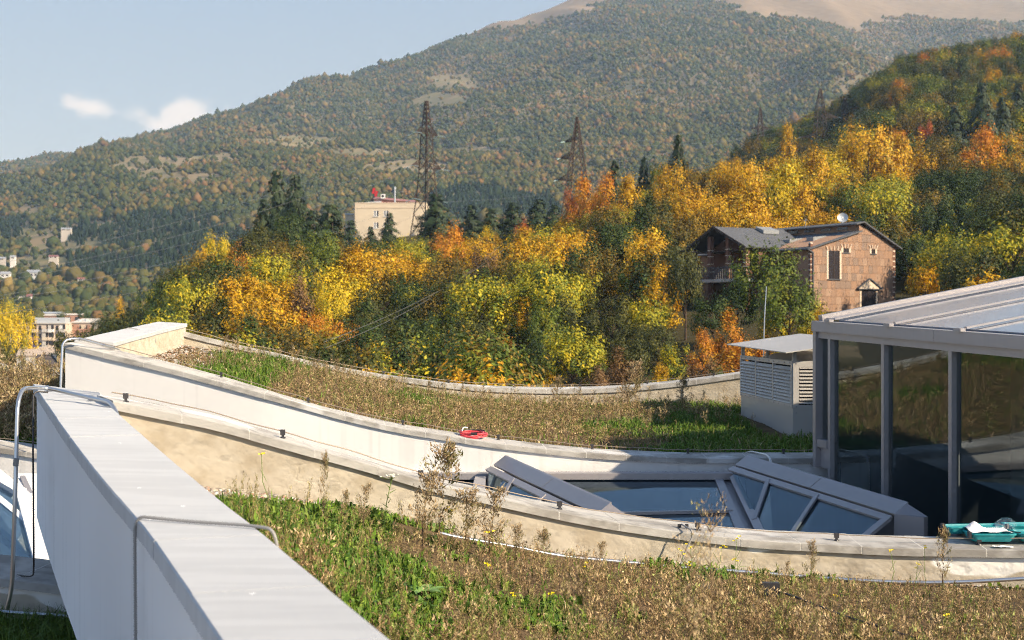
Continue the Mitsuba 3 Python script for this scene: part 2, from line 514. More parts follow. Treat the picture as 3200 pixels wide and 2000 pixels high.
# far crescent: white front parapet, end wall and back parapet
P2 = [(200, 1072, 15.4), (286, 1093, 15.38), (400, 1120, 15.36), (558, 1158, 15.34), (686, 1192, 15.34), (813, 1227, 15.36), (939, 1261, 15.42), (1066, 1296, 15.5), (1192, 1326, 15.56), (1320, 1350, 15.62),
      (1441, 1369, 15.66), (1568, 1387, 15.70), (1697, 1402, 15.74), (1824, 1414, 15.77), (1951, 1423, 15.8), (2078, 1429, 15.82), (2220, 1432, 15.82), (2453, 1432, 15.8), (2575, 1431, 15.78), (2720, 1429, 15.74)]
p2, f2, L2 = parapet('white_parapet', 'curved bright white rendered parapet with stained grey coping behind the skylights', P2, 0.52, 0.058, FLOOR, 'white_plaster', 0.452)
lightning('earth wire along the coping of the white parapet under the red cable', f2, L2, 0.40, 1.68, 1.07)

W2 = ats([(232, 1064, 15.9), (300, 1048, 17.0), (400, 1026, 19.0), (493, 1006, 21.0)])
w2 = W2 + np.array([0.0, 0, 0.004])
pe, fe, Le = parapet('end_parapet', 'broad grey parapet top at the raised tip of the far planted roof', w2, 0.43, 0.075, -2.2, 'beige_stucco', 0.93, 'pale_slab', over=0.02, tilt=-0.06, joint=0.003, flip=True)

P3 = [(532, 1024, 20.75), (600, 1042, 20.9), (683, 1063, 21.05), (857, 1103, 21.4), (921, 1117, 21.5), (1144, 1162, 21.95), (1300, 1186, 22.25), (1450, 1204, 22.5), (1589, 1213, 22.7), (1755, 1216, 22.85), (1920, 1211, 22.9),
      (2126, 1193, 22.85), (2300, 1169, 22.75), (2480, 1140, 22.6), (2650, 1108, 22.4)]
p3, f3, L3 = parapet('back_parapet', 'low curved beige parapet with pale coping along the tree side of the far planted roof', P3, 0.46, 0.075, -2.6, 'beige_stucco', 0.6)
lightning('earth wire along the back coping in front of the autumn trees', f3, L3, 0.25, 0.25, 1.06)

# beyond the long parapet: the neighbouring crescent
P4 = [(-260, 1110, 20.3), (-100, 1134, 20.25), (0, 1149, 20.2), (100, 1163, 20.15), (200, 1177, 20.1), (300, 1195, 20.0)]
p4, f4, L4 = parapet('back_parapet', 'pale coping and beige wall behind the weedy bed next to the dark sheds', P4, 0.5, 0.06, -2.6, 'beige_stucco', 0.5)
lightning('earth wire on the coping next to the dark sheds and yellow trees', f4, L4, 0.25, 2.35, 1.06)
P5 = [(-300, 1364, 15.6), (-150, 1382, 15.55), (0, 1400, 15.5), (110, 1416, 15.45), (200, 1430, 15.4), (330, 1452, 15.3)]
p5, f5, L5 = parapet('white_parapet', 'short visible stretch of white parapet with grey coping behind the tall steel pipe', P5, 0.52, 0.058, FLOOR, 'white_plaster', 0.452)
lightning('earth wire on the half shaded coping behind the tall steel pipe', f5, L5, 0.40, 1.55, 1.06)
P6 = [(-420, 1762, 9.5), (-200, 1784, 9.5), (0, 1806, 9.45), (153, 1825, 9.4), (300, 1846, 9.35), (480, 1874, 9.25)]
p6, f6, L6 = parapet('curved_parapet', 'shaded dark grey parapet low in the corner under the long white wall', P6, 0.64, 0.058, -3.2, 'beige_stucco', 0.9)

# underside of the raised bed beside the long parapet
q = fw(np.linspace(0.2, Lw - 0.1, 8))
mb = MB()
for k in range(7):
    a, b = q[k], q[k + 1]
    mb.hexa([a + (0.35, 0.12, -1.16), a + (3.2, 1.0, -1.9), b + (3.2, 1.0, -1.9), b + (0.35, 0.12, -1.16), a + (0.35, 0.12, -1.06), a + (3.2, 1.0, -1.8), b + (3.2, 1.0, -1.8), b + (0.35, 0.12, -1.06)])
struct('roof_slab', mb, 'white_plaster', 'concrete underside of the raised planting bed')

# ---------------------------------------------------------------- planting beds
xw = lambda y: np.interp(y, w1[:, 1], w1[:, 0])
s_ = np.linspace(0, L1, 200); q1 = f1(s_)
y_p1 = lambda x: np.interp(x, q1[:, 0], q1[:, 1])
z_p1 = lambda x: np.interp(x, q1[:, 0], q1[:, 2])
s_ = np.linspace(0, L2, 200); q2 = f2(s_)
y_p2 = lambda x: np.interp(x, q2[:, 0], q2[:, 1])
z_p2 = lambda x: np.interp(x, q2[:, 0], q2[:, 2])
s_ = np.linspace(0, L3, 200); q3 = f3(s_)
y_p3 = lambda x: np.interp(x, q3[:, 0], q3[:, 1])


def z1(x, y):
    b = np.interp(x, [-3, -2.3, -1.9, -1.0, 0, 0.7, 1.7, 2.7, 3.7, 8], [-0.98, -1.05, -1.11, -1.24, -1.51, -1.63, -1.745, -1.82, -1.86, -1.9])
    return b + 0.02 * (meshkit.fbm(np.stack([x * 1.3, y * 1.3, x * 0], -1), 3, 5) - 0.5) - 0.012 * np.clip(6.5 - y, 0, 5) - 0.06 * np.clip((x + 1.6) / 1.2, 0, 1)


def z2(x, y):
    b = np.interp(x, [-6, -5, -4, -3.2, -2.2, -1.1, 0, 1, 3, 8], [-0.45, -0.52, -0.66, -0.86, -1.10, -1.33, -1.465, -1.54, -1.60, -1.62])
    k = np.interp(x, [-4, 0, 3], [0.034, 0.036, 0.048])
    return b + k * (y - 16) - 0.10 * np.clip((y - 19.5) / 3, 0, 1) * np.clip((x + 3.4) / 1.0, 0, 1) + 0.05 * (meshkit.fbm(np.stack([x * .8, y * .8, x * 0], -1), 3, 6) - 0.5)


def z4(x, y):
    return -1.5 + (y - 16) * 0.165 + 0.0 * x


def z6(x, y):
    return -2.02 + 0 * x + 0.02 * (meshkit.fbm(np.stack([x * 1.3, y * 1.3, x * 0], -1), 3, 7) - 0.5)


def bed(name, label, inside, zf, xr, yr, step):
    x, y = np.meshgrid(np.arange(xr[0], xr[1], step), np.arange(yr[0], yr[1], step), indexing='ij')
    z = zf(x, y)
    ok = inside(x, y)
    nx, ny = x.shape
    idx = np.arange(nx * ny).reshape(nx, ny)
    q = np.stack([idx[:-1, :-1], idx[1:, :-1], idx[1:, 1:], idx[:-1, 1:]], -1).reshape(-1, 4)
    keep = ok.reshape(-1)[q].all(1)
    mb = MB().add(np.stack([x, y, z], -1).reshape(-1, 3), q[keep])
    struct(name, mb, 'soil', label, smooth=True)


def in1(x, y, m=0.0):
    return (x > xw(y) + 0.40 + m) & (y < y_p1(x) + 0.03 - m)


def in2(x, y, m=0.0):
    return (y > y_p2(x) + 0.48 + m) & (y < y_p3(x) + 0.03 - m) & (x > np.interp(y, W2[:, 1], W2[:, 0]) + 0.4 + m)


bed('planted_roof', 'bare soil of the near planted roof', lambda x, y: in1(x, y, -0.15), z1, (-4, 7.5), (-1.5, 11), 0.07)
bed('planted_roof', 'soil of the far planted roof', lambda x, y: in2(x, y, -0.15), z2, (-6, 5.2), (14.5, 24), 0.14)
bed('planted_roof', 'soil of the weedy bed beyond the long parapet', lambda x, y: x < np.interp(y, [15, 21], [-4.3, -5.0]), z4, (-10, -3.5), (15.9, 20.4), 0.2)
bed('planted_roof', 'shaded soil in the low corner', lambda x, y: x < xw(y) + 0.5, z6, (-7, -1), (3.0, 9.5), 0.15)
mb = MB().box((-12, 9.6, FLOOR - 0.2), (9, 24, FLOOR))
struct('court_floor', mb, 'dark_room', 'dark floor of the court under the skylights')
mb = MB().box((-12, -3, -14), (9, 9.4, -3.3)).box((-12, 15.0, -14), (9, 23.2, -4.5))
struct('building_base', mb, 'white_plaster', 'lower storeys of the building')

# ---------------------------------------------------------------- steel conduits and cables
k = thing('steel_conduit', 'tall bent galvanised steel pipe arching over the far end of the long white wall', 'pipe')
pp = [at(22, 1905, 8.95), at(38, 1830, 8.95), at(47, 1560, 8.95), at(56, 1214, 9.05), at(142, 1211, 9.6), at(290, 1245, 9.25), at(352, 1258, 9.0), at(384, 1345, 8.9), at(384, 1420, 8.9)]
path = fillet(pp, 0.17, 9)
part(k, 'pipe', MB().tube(path, 0.0135, 10), 'galvanised', True)
for a, b in (((146, 1212, 9.59), (154, 1214, 9.57)), ((280, 1242.5, 9.26), (288, 1244.5, 9.25))):
    part(k, 'clamp', MB().tube(np.array([at(*a), at(*b)]), 0.0175, 10).bar(at(a[0] + 4, a[1] + 9, a[2]), at(a[0] + 4, a[1] + 12, a[2]), 0.03, 0.05), 'galvanised', 40)
part(k, 'coupling', MB().tube(np.array([at(51, 1432, 8.95), at(49, 1456, 8.95)]), 0.0175, 10), 'cable_grey', 40)

k = thing('steel_conduit', 'bent galvanised pipe hooked over the tip of the far white parapet', 'pipe')
pp = [at(188, 1330, 15.15), at(189, 1215, 15.15), at(196, 1064, 15.2), at(240, 1056, 15.3), at(330, 1081, 15.6), at(374, 1094, 16.0), at(392, 1125, 16.05)]
part(k, 'pipe', MB().tube(fillet(pp, 0.16, 8), 0.0135, 8), 'galvanised', True)
for u_, v_, y_ in ((249, 1060, 15.33), (325, 1080, 15.58)):
    part(k, 'clamp', MB().tube(np.array([at(u_ - 2, v_ - .6, y_), at(u_ + 3, v_ + .8, y_)]), 0.019, 8), 'galvanised', 40)

k = thing('grey_cable', 'thin grey cable laid across the middle of the long pale coping', 'cable')
pp = [at(424, 2080, 5.22), at(423, 1900, 5.22), at(421, 1645, 5.21), at(436, 1614, 5.2), at(600, 1630, 5.12), at(760, 1640, 5.04), at(852, 1652, 4.98), at(868, 1708, 4.98), at(868, 1790, 4.98)]
part(k, 'cable', MB().tube(fillet(pp, 0.05, 6), 0.0062, 8), 'cable_grey', True)
k = thing('grey_cable', 'dark thin cable hanging beside the tall steel pipe at the end of the long wall', 'cable')
pp = [at(150, 1226, 9.35), at(104, 1222, 9.3), at(103, 1400, 9.1), at(106, 1760, 9.15), at(104, 1803, 9.45), at(40, 1795, 9.62), at(-80, 1785, 9.62)]
part(k, 'cable', MB().tube(fillet(pp, 0.09, 6), 0.0058, 8), 'black_plastic', True)
k = thing('grey_cable', 'thin cable looped over the broad grey parapet top at the far tip', 'cable')
pp = [at(384, 1040, 18.6), at(394, 1024, 18.7), at(430, 1028, 18.75), at(484, 1052, 18.75), at(487, 1066, 18.75), at(474, 1124, 18.9)]
part(k, 'cable', MB().tube(fillet(pp, 0.10, 6), 0.006, 8), 'cable_grey', True)
k = thing('grey_cable', 'grey cable tied to the coping wire and bent down the beige parapet', 'cable')
pp = [at(2130, 1638.5, 10.28), at(2143, 1646, 10.17), at(2160, 1656, 10.0), at(2165, 1676, 9.98), at(2148, 1708, 9.97), at(2126, 1765, 9.96), at(2120, 1800, 9.96)]
part(k, 'cable', MB().tube(fillet(pp, 0.05, 6), 0.0062, 8), 'cable_grey', True)
mb = MB()
for u_ in (2123, 2146):
    mb.bar(at(u_, 1641, 10.28), at(u_, 1659, 10.26), 0.006, 0.006, (0, 1, 0)).box((-.012, -.012, -.012), (.012, .012, .012), (np.eye(3), at(u_, 1643, 10.27)))
part(k, 'clip', mb, 'black_plastic')
k = thing('steel_conduit', 'short bent steel pipe dropping over the shaded coping beside the glass pavilion', 'pipe')
pp = [at(2322, 1419, 16.5), at(2345, 1411, 16.3), at(2395, 1421, 15.85), at(2408, 1434, 15.65), at(2412, 1490, 15.62), at(2412, 1560, 15.62)]
part(k, 'pipe', MB().tube(fillet(pp, 0.07, 6), 0.0125, 8), 'galvanised', True)

k = thing('base_conduit', 'long shiny steel pipe lying along the foot of the beige parapet', 'pipe')
pp = np.array([at(u_, v_, y_) for u_, v_, y_ in ((1370, 1666, 9.55), (1480, 1688, 9.62), (1600, 1708, 9.7), (1750, 1737, 9.8), (1900, 1752, 9.88), (2100, 1771, 9.97), (2336, 1788, 10.03), (2500, 1801, 10.07), (2660, 1812, 10.1),
                                                  (2840, 1820, 10.1), (3020, 1818, 10.08), (3200, 1808, 10.04), (3400, 1800, 10.0))])
part(k, 'pipe', MB().tube(resample(pp, 0.1), 0.0145, 10), 'galvanised', True)
k = thing('base_conduit', 'dull shaded pipe along the foot of the dark corner parapet', 'pipe')
part(k, 'pipe', MB().tube(np.array([at(-150, 1908, 9.2), at(0, 1912, 9.2), at(100, 1919, 9.2), at(260, 1928, 9.15)]), 0.014, 8), 'galvanised', True)
k = thing('black_hose', 'thin black hose half buried in the dry weeds', 'hose')
pp = np.array([np.array([x_, y_, float(z1(np.array(x_), np.array(y_))) + h_]) for x_, y_, h_ in ((1.62, 8.9, .10), (1.75, 8.6, .12), (1.95, 8.25, .10), (2.15, 7.9, .10), (2.3, 7.5, .09), (2.5, 7.0, .05))])
part(k, 'hose', MB().tube(resample(pp, 0.06), 0.008, 6), 'black_plastic', True)
part(k, 'fitting', MB().box((-.06, -.03, -.03), (.05, .03, .05), (np.eye(3), pp[0])), 'black_plastic')

# ---------------------------------------------------------------- red cable coil, tool case, papers
k = thing('cable_coil', 'coil of red cable with black connectors lying on the white parapet coping', 'cable coil')
c0 = at(1478, 1359, 15.95)
a = np.linspace(0, 2 * np.pi * 5.6, 190)
r_ = 0.118 + 0.012 * np.sin(a * 1.7) + 0.004 * np.cos(a * 3.3)
pth = np.stack([c0[0] + (r_ + .02) * np.cos(a) + 0.012 * np.sin(a * .45), c0[1] + r_ * 1.15 * np.sin(a) + 0.01 * np.sin(a * .7), c0[2] - 0.018 + 0.045 * (a / a[-1]) + 0.012 * np.sin(a * 1.31) + .014 * np.sin(a)], 1)
part(k, 'red_cable', MB().tube(pth, 0.0095, 7), 'red_rubber', True)
a = np.linspace(0.3, 3.4, 30)
part(k, 'black_lead', MB().tube(np.stack([c0[0] + .135 * np.cos(a), c0[1] + .13 * np.sin(a), c0[2] + .045 + 0 * a], 1), 0.007, 7), 'black_plastic', True)
part(k, 'connector', MB().tube(np.array([c0 + (-.02, -.13, .025), c0 + (.05, -.135, .02)]), 0.014, 8), 'black_plastic', 40)
part(k, 'white_tag', MB().tube(fillet([c0 + (-.125, .03, .04), c0 + (-.11, .05, .085), c0 + (-.06, .06, .075)], .03, 5), 0.008, 6), 'paper', True)

k = thing('tool_case', 'open teal plastic tool case with dark latches lying on the coping by the pavilion', 'tool case')


def tray(cx, cy, z0, w, d, h, ang, taper=0.03, key='tray'):
    c, s = math.cos(ang), math.sin(ang)
    R = np.array([[c, -s, 0], [s, c, 0], [0, 0, 1.0]])
    mb = MB()
    def ring(e, z, r):
        out = []
        for sx, sy, a0 in ((1, 1, 0), (-1, 1, 90), (-1, -1, 180), (1, -1, 270)):
            for t in np.radians(a0 + np.linspace(0, 90, 5)):
                out.append([sx * (w / 2 - e - r) + r * math.cos(t), sy * (d / 2 - e - r) + r * math.sin(t), z])
        return np.array(out)
    rings = [ring(taper, 0, .03), ring(taper * .5, h * .3, .035), ring(0.004, h * .82, .035), ring(-0.004, h * .83, .035), ring(-0.004, h, .035), ring(.012, h, .03), ring(.016, h * .75, .03), ring(taper + .02, h * .18, .02)]
    n = len(rings[0])
    v = np.vstack(rings) @ R.T + np.array([cx, cy, z0])
    f = []
    for q in range(len(rings) - 1):
        for i in range(n):
            j = (i + 1) % n
            f.append([q * n + i, q * n + j, (q + 1) * n + j, (q + 1) * n + i])
    f = np.array(f)
    e = (len(rings) - 1) * n
    f3 = [[0, i + 1, i] for i in range(1, n - 1)] + [[e, e + i, e + i + 1] for i in range(1, n - 1)]
    mb.add(v, np.vstack([f[:, [0, 1, 2]], f[:, [0, 2, 3]], f3]))
    part(k, key, mb, 'teal_plastic', 35)
    return R, np.array([cx, cy, z0])


zc = at(3085, 1690, 10.42)[2]
b0 = at(3090, 1668, 10.47)
R_, o_ = tray(b0[0], 10.46, zc, 0.33, 0.24, 0.062, -0.02)
R2, o2 = tray(b0[0] + 0.36, 10.46, zc, 0.34, 0.24, 0.062, 0.03)
R3, o3 = tray(b0[0] - 0.06, 10.66, zc + 0.025, 0.44, 0.16, 0.055, 0.12, key='lid')
R4, o4 = tray(b0[0] + 0.36, 10.68, zc + 0.03, 0.36, 0.15, 0.06, 0.05, key='lid')
for R, o, x, y in ((R_, o_, -.165, -.085), (R3, o3, -.225, .0)):
    part(k, 'latch', MB().box((x - .014, y - .025, .03), (x + .004, y + .025, .072), (R, o)), 'black_plastic')
part(k, 'tray_insert', MB().box((-.13, -.03, .02), (.15, .09, .05), (R2, o2)).box((-.02, -.08, .02), (.1, -.03, .06), (R2, o2)), 'teal_plastic')
k = thing('paper_sheet', 'crumpled white paper sheet resting in the teal tool case', 'paper')
gx, gy = np.meshgrid(np.linspace(-.15, .14, 16), np.linspace(-.10, .12, 12), indexing='ij')
gz = .058 + .028 * meshkit.fbm(np.stack([gx * 14, gy * 14, gx * 0], -1), 3, 8) + .05 * np.exp(-((gx + .09) / .05) ** 2 - ((gy - .08) / .05) ** 2)
idx = np.arange(gx.size).reshape(gx.shape)
fq = np.stack([idx[:-1, :-1], idx[1:, :-1], idx[1:, 1:], idx[:-1, 1:]], -1).reshape(-1, 4)
mb = MB().add(np.stack([gx, gy, gz], -1).reshape(-1, 3) @ R_.T + o_, fq)
part(k, 'sheet', mb, 'paper')
k = thing('plastic_bag', 'clear crumpled plastic bag with small parts on top of the tool case', 'plastic bag')
sp = trimesh.creation.icosphere(subdivisions=3)
v = sp.vertices * (1 + .55 * (meshkit.fbm(sp.vertices * 3.2 + 5, 3, 4)[:, None] - .5))
v = v * np.array([.075, .06, .05]) + np.array([.15, .09, .10])
part(k, 'film', MB().add(v @ R_.T + o_, sp.faces), 'clear_film')
part(k, 'small_part', MB().tube(np.array([o_ + (.15, .05, .075), o_ + (.15, .06, .11)]), .014, 8).tube(np.array([o_ + (.06, .0, .07), o_ + (.2, -.09, .068)]), .004, 6), 'black_plastic', 40)
k = thing('paper_scrap', 'torn scrap of foil packaging near the coping edge below the tool case', 'litter')
gx, gy = np.meshgrid(np.linspace(-.07, .07, 12), np.linspace(-.03, .03, 6), indexing='ij')
gz = .004 + .022 * np.abs(meshkit.fbm(np.stack([gx * 30, gy * 30, gx * 0], -1), 3, 18) - .45)
idx = np.arange(gx.size).reshape(gx.shape)
fq = np.stack([idx[:-1, :-1], idx[1:, :-1], idx[1:, 1:], idx[:-1, 1:]], -1).reshape(-1, 4)
c_ = at(3135, 1711, 10.26)
part(k, 'scrap', MB().add(np.stack([gx, gy, gz], -1).reshape(-1, 3) + np.array([c_[0], c_[1], z_p1(c_[0]) + .004]), fq), 'paper')

# ---------------------------------------------------------------- ventilation tower
k = thing('vent_tower', 'grey metal ventilation tower with louvred sides under a flat tilted roof plate', 'vent')
A0 = np.array([3.556, 18.0])
dl = np.array([-0.055, 1.0]); dl /= np.linalg.norm(dl)              # along the side that faces left, away from the camera
dr_ = np.array([dl[1], -dl[0]])                                       # along the sunny front
LZ, TOP, MID = 3.05, -0.52, -1.115
BOT = -1.75
M3 = (np.stack([np.append(dr_, 0), np.append(dl, 0), [0, 0, 1.0]], 1), np.append(A0, 0))
DEP = 1.15
part(k, 'base', MB().box((0, 0, BOT), (DEP, LZ, MID), M3), 'vent_metal')
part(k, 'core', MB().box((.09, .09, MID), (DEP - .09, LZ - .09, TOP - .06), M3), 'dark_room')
mb = MB()
for x0 in (0, DEP - .05):
    for y0 in (0, LZ - .05):
        mb.box((x0 + .002, y0 + .002, MID), (x0 + .048, y0 + .048, -0.38), M3)
mb.box((.004, LZ * .48, TOP), (.04, LZ * .48 + .05, -0.38), M3)
part(k, 'post', mb, 'vent_metal')
part(k, 'inner_duct', MB().hexa([M3[0] @ np.array(p) + M3[1] for p in ((.1, .3, TOP - .05), (1.05, .3, TOP - .05), (1.05, 2.7, TOP - .05), (.1, 2.7, TOP - .05), (.35, .9, TOP + .05), (.95, .9, TOP + .10), (.95, 2.3, TOP + .10), (.35, 2.3, TOP + .05))]), 'vent_metal')
fr = MB()
ys = np.linspace(0.0, LZ, 4)
fr.box((-.012, 0, TOP - .055), (.02, LZ, TOP), M3).box((-.014, 0, MID), (.02, LZ, MID + .045), M3)
for y_ in ys:
    y0 = min(max(y_ - .03, 0), LZ - .06)
    fr.box((-.016, y0, MID + .045), (.02, y0 + .06, TOP - .055), M3)
part(k, 'side_frame', fr, 'vent_metal')
fr = MB()
fr.box((.0, -.012, TOP - .075), (DEP, .02, TOP), M3).box((0, -.012, MID), (DEP, .02, MID + .04), M3).box((.0, -.014, MID + .04), (.075, .02, TOP - .075), M3).box((DEP - .075, -.014, MID + .04), (DEP, .02, TOP - .075), M3)
part(k, 'front_frame', fr, 'vent_metal')
zz = np.linspace(MID + .05, TOP - .075, 12)
for b in range(3):
    y0, y1 = ys[b] + .035, ys[b + 1] - .035
    for i in range(11):
        z0 = zz[i] + .003
        p = [(-.024, y0, z0), (-.020, y0, z0 - .003), (.014, y0, z0 + .033), (.010, y0, z0 + .036)]
        q_ = [(a_[0], y1, a_[2]) for a_ in p]
        part(k, 'louvre', MB().hexa([M3[0] @ np.array(t) + M3[1] for t in p + q_]), 'vent_metal')
for i in range(11):
    z0 = np.linspace(MID + .055, TOP - .095, 11)[i]
    p = [(.08, -.024, z0), (.08, -.020, z0 - .003), (.08, .014, z0 + .026), (.08, .010, z0 + .029)]
    q_ = [(DEP - .08, a_[1], a_[2]) for a_ in p]
    part(k, 'louvre', MB().hexa([M3[0] @ np.array(t) + M3[1] for t in p + q_]), 'vent_metal')
A, B, C = at(2456, 1104, 17.7), at(2271, 1078, 21.6), at(2499, 1045, 21.8)
D = A + (C - B)
part(k, 'roof_plate', MB().poly([A, B, C, D][::-1], -0.012), 'vent_metal')
rv = MB()
for t in np.linspace(.1, LZ - .1, 11):
    for z_ in (MID + .022, TOP - .027):
        rv.box((-.02, t - .008, z_ - .008), (-.012, t + .008, z_ + .008), M3)
for t in (.04, .55):
    for z_ in (TOP - .03, MID + .02, MID - .06):
        rv.box((t - .008, -.02, z_ - .008), (t + .008, -.011, z_ + .008), M3)
part(k, 'rivet', rv, 'frame_metal', kind='stuff')
k = thing('lightning_rod', 'thin upright metal rod behind the ventilation tower', 'rod')
part(k, 'rod', MB().tube(np.array([at(2386, 1120, 22.1), at(2389, 1000, 22.1), at(2395, 895, 22.1)]), [.011, .010, .007], 6), 'galvanised', True)

# ---------------------------------------------------------------- glass pavilion
k = thing('glass_pavilion', 'grey metal framed glass pavilion with a sloping glazed roof', 'pavilion')
C0 = np.array([3.41, 15.75])
e_ = np.array([0.21, -1.0]); e_ /= np.linalg.norm(e_)
o_n = np.array([e_[1], -e_[0]])                                      # outwards
MP = (np.stack([np.append(e_, 0), np.append(o_n, 0), [0, 0, 1.0]], 1), np.append(C0, 0))
END, KS, RS, RM = 4.5, -0.029, 0.18, 4.6
W = lambda s, o, z: MP[0] @ np.array([s, o, z]) + MP[1]


def strip(mb, s0, s1, o0, o1, za, zb):
    """A bar along the facade between heights za and zb that follows the eaves' fall."""
    return mb.hexa([W(s0, o0, za + KS * s0), W(s1, o0, za + KS * s1), W(s1, o1, za + KS * s1), W(s0, o1, za + KS * s0), W(s0, o0, zb + KS * s0), W(s1, o0, zb + KS * s1), W(s1, o1, zb + KS * s1), W(s0, o1, zb + KS * s0)])


part(k, 'fascia', strip(strip(MB(), 0, 2.72, -.10, .10, -.122, -.008), 2.726, END, -.10, .10, -.122, -.008), 'frame_metal')
part(k, 'head_rail', strip(MB(), .07, END, -.05, .055, -.196, -.125), 'frame_metal')
part(k, 'corner_post', MB().box((0, -.09, -1.62), (.075, .085, -.124), MP), 'frame_metal')
part(k, 'end_post', MB().box((END - .2, -.08, FLOOR), (END, .07, -.19 + KS * END), MP), 'frame_metal')
part(k, 'sill', MB().box((.075, -.05, -1.395), (.32, .07, -1.31), MP).box((.08, -.05, -1.62), (.315, .03, -1.40), MP), 'frame_metal')
ms = [.347, 1.604, 2.93, 4.25]
for i, s in enumerate(ms):
    part(k, 'mullion', MB().box((s - .03, -.035, FLOOR), (s + .03, .05, -.19 + KS * s), MP), 'frame_metal')


def sheet(key, pts, m):
    part(k, key, MB().add(np.array(pts), [[0, 1, 2, 3]] if len(pts) == 4 else [[0, 1, 2]]), m)


sheet('pane', [W(.075, 0, -1.31), W(.32, 0, -1.31), W(.32, 0, -.19), W(.075, 0, -.19)], 'pane_glass')
for i in range(3):
    a_, b_ = ms[i] + .03, ms[i + 1] - .03
    sheet('pane', [W(a_, 0, FLOOR), W(b_, 0, FLOOR), W(b_, 0, -.19 + KS * b_), W(a_, 0, -.19 + KS * a_)], 'pane_glass')
rs = [.42, 1.80, 3.15, END]
rz = lambda s, m: 0.004 + KS * s + RS * m
for i in range(3):
    a_, b_ = rs[i], rs[i + 1]
    part(k, 'roof_pane', MB().poly([W(a_, -.03, rz(a_, .03)), W(b_, -.03, rz(b_, .03)), W(b_, -RM, rz(b_, RM)), W(a_, -RM, rz(a_, RM))][::-1], -0.02), 'roof_glass')
for s in rs[:-1]:
    mb = MB().bar(W(s, .02, rz(s, -.02) + .022), W(s, -RM, rz(s, RM) + .022), .05, .018)
    mb.bar(W(s - .03, .10, rz(s, -.08) + .016), W(s + .10, .10, rz(s + .1, -.08) + .016), .05, .03)
    part(k, 'roof_bar', mb, 'frame_metal')
part(k, 'roof_edge', MB().bar(W(.06, .02, rz(.1, -.02) + .02), W(.06, -RM, rz(.1, RM) + .02), .10, .07).hexa([W(.1, -.03, rz(.1, .03)), W(.42, -.03, rz(.42, .03)), W(.42, -RM, rz(.42, RM)), W(.1, -RM, rz(.1, RM)), W(.1, -.03, rz(.1, .03) + .015), W(.42, -.03, rz(.42, .03) + .015), W(.42, -RM, rz(.42, RM) + .015), W(.1, -RM, rz(.1, RM) + .015)]), 'frame_metal')
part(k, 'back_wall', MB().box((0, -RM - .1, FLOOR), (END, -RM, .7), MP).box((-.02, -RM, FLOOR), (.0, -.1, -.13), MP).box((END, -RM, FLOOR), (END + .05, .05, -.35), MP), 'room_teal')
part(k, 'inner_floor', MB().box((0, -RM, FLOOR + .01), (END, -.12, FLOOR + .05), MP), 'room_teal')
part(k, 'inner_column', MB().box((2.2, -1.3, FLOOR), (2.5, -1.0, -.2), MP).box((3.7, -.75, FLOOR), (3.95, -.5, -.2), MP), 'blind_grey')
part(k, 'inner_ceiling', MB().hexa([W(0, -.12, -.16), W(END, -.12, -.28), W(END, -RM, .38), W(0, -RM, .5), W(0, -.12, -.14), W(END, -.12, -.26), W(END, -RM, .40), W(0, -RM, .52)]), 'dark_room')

# ---------------------------------------------------------------- skylights in the court between the crescents
k = thing('skylight', 'low glazed roof with grey metal frames between the beige and white parapets', 'skylight')
YB = 15.62                                                            # at the white wall
zs = lambda y: -1.735 - (YB - y) * 0.176
G = lambda x, y, dz=0.0: np.array([x, y, zs(y) + dz])
part(k, 'wall_bar', MB().box((-1.4, YB - .10, -1.742), (2.42, YB + .10, -1.675)), 'frame_metal')
for a_, b_ in ((-1.35, -.42), (.30, 2.235)):
    sheet('pane', [G(a_, YB - .05, -.004), G(b_, YB - .05, -.004), G(b_, 11.2, -.004), G(a_, 11.2, -.004)], 'sky_glass')
part(k, 'cross_bar', MB().bar(G(.30, 14.28, .01), G(2.23, 14.42, .01), .07, .03), 'frame_metal')
part(k, 'cross_bar', MB().bar(G(-1.35, 14.3, .01), G(-.42, 14.3, .01), .07, .03), 'frame_metal')


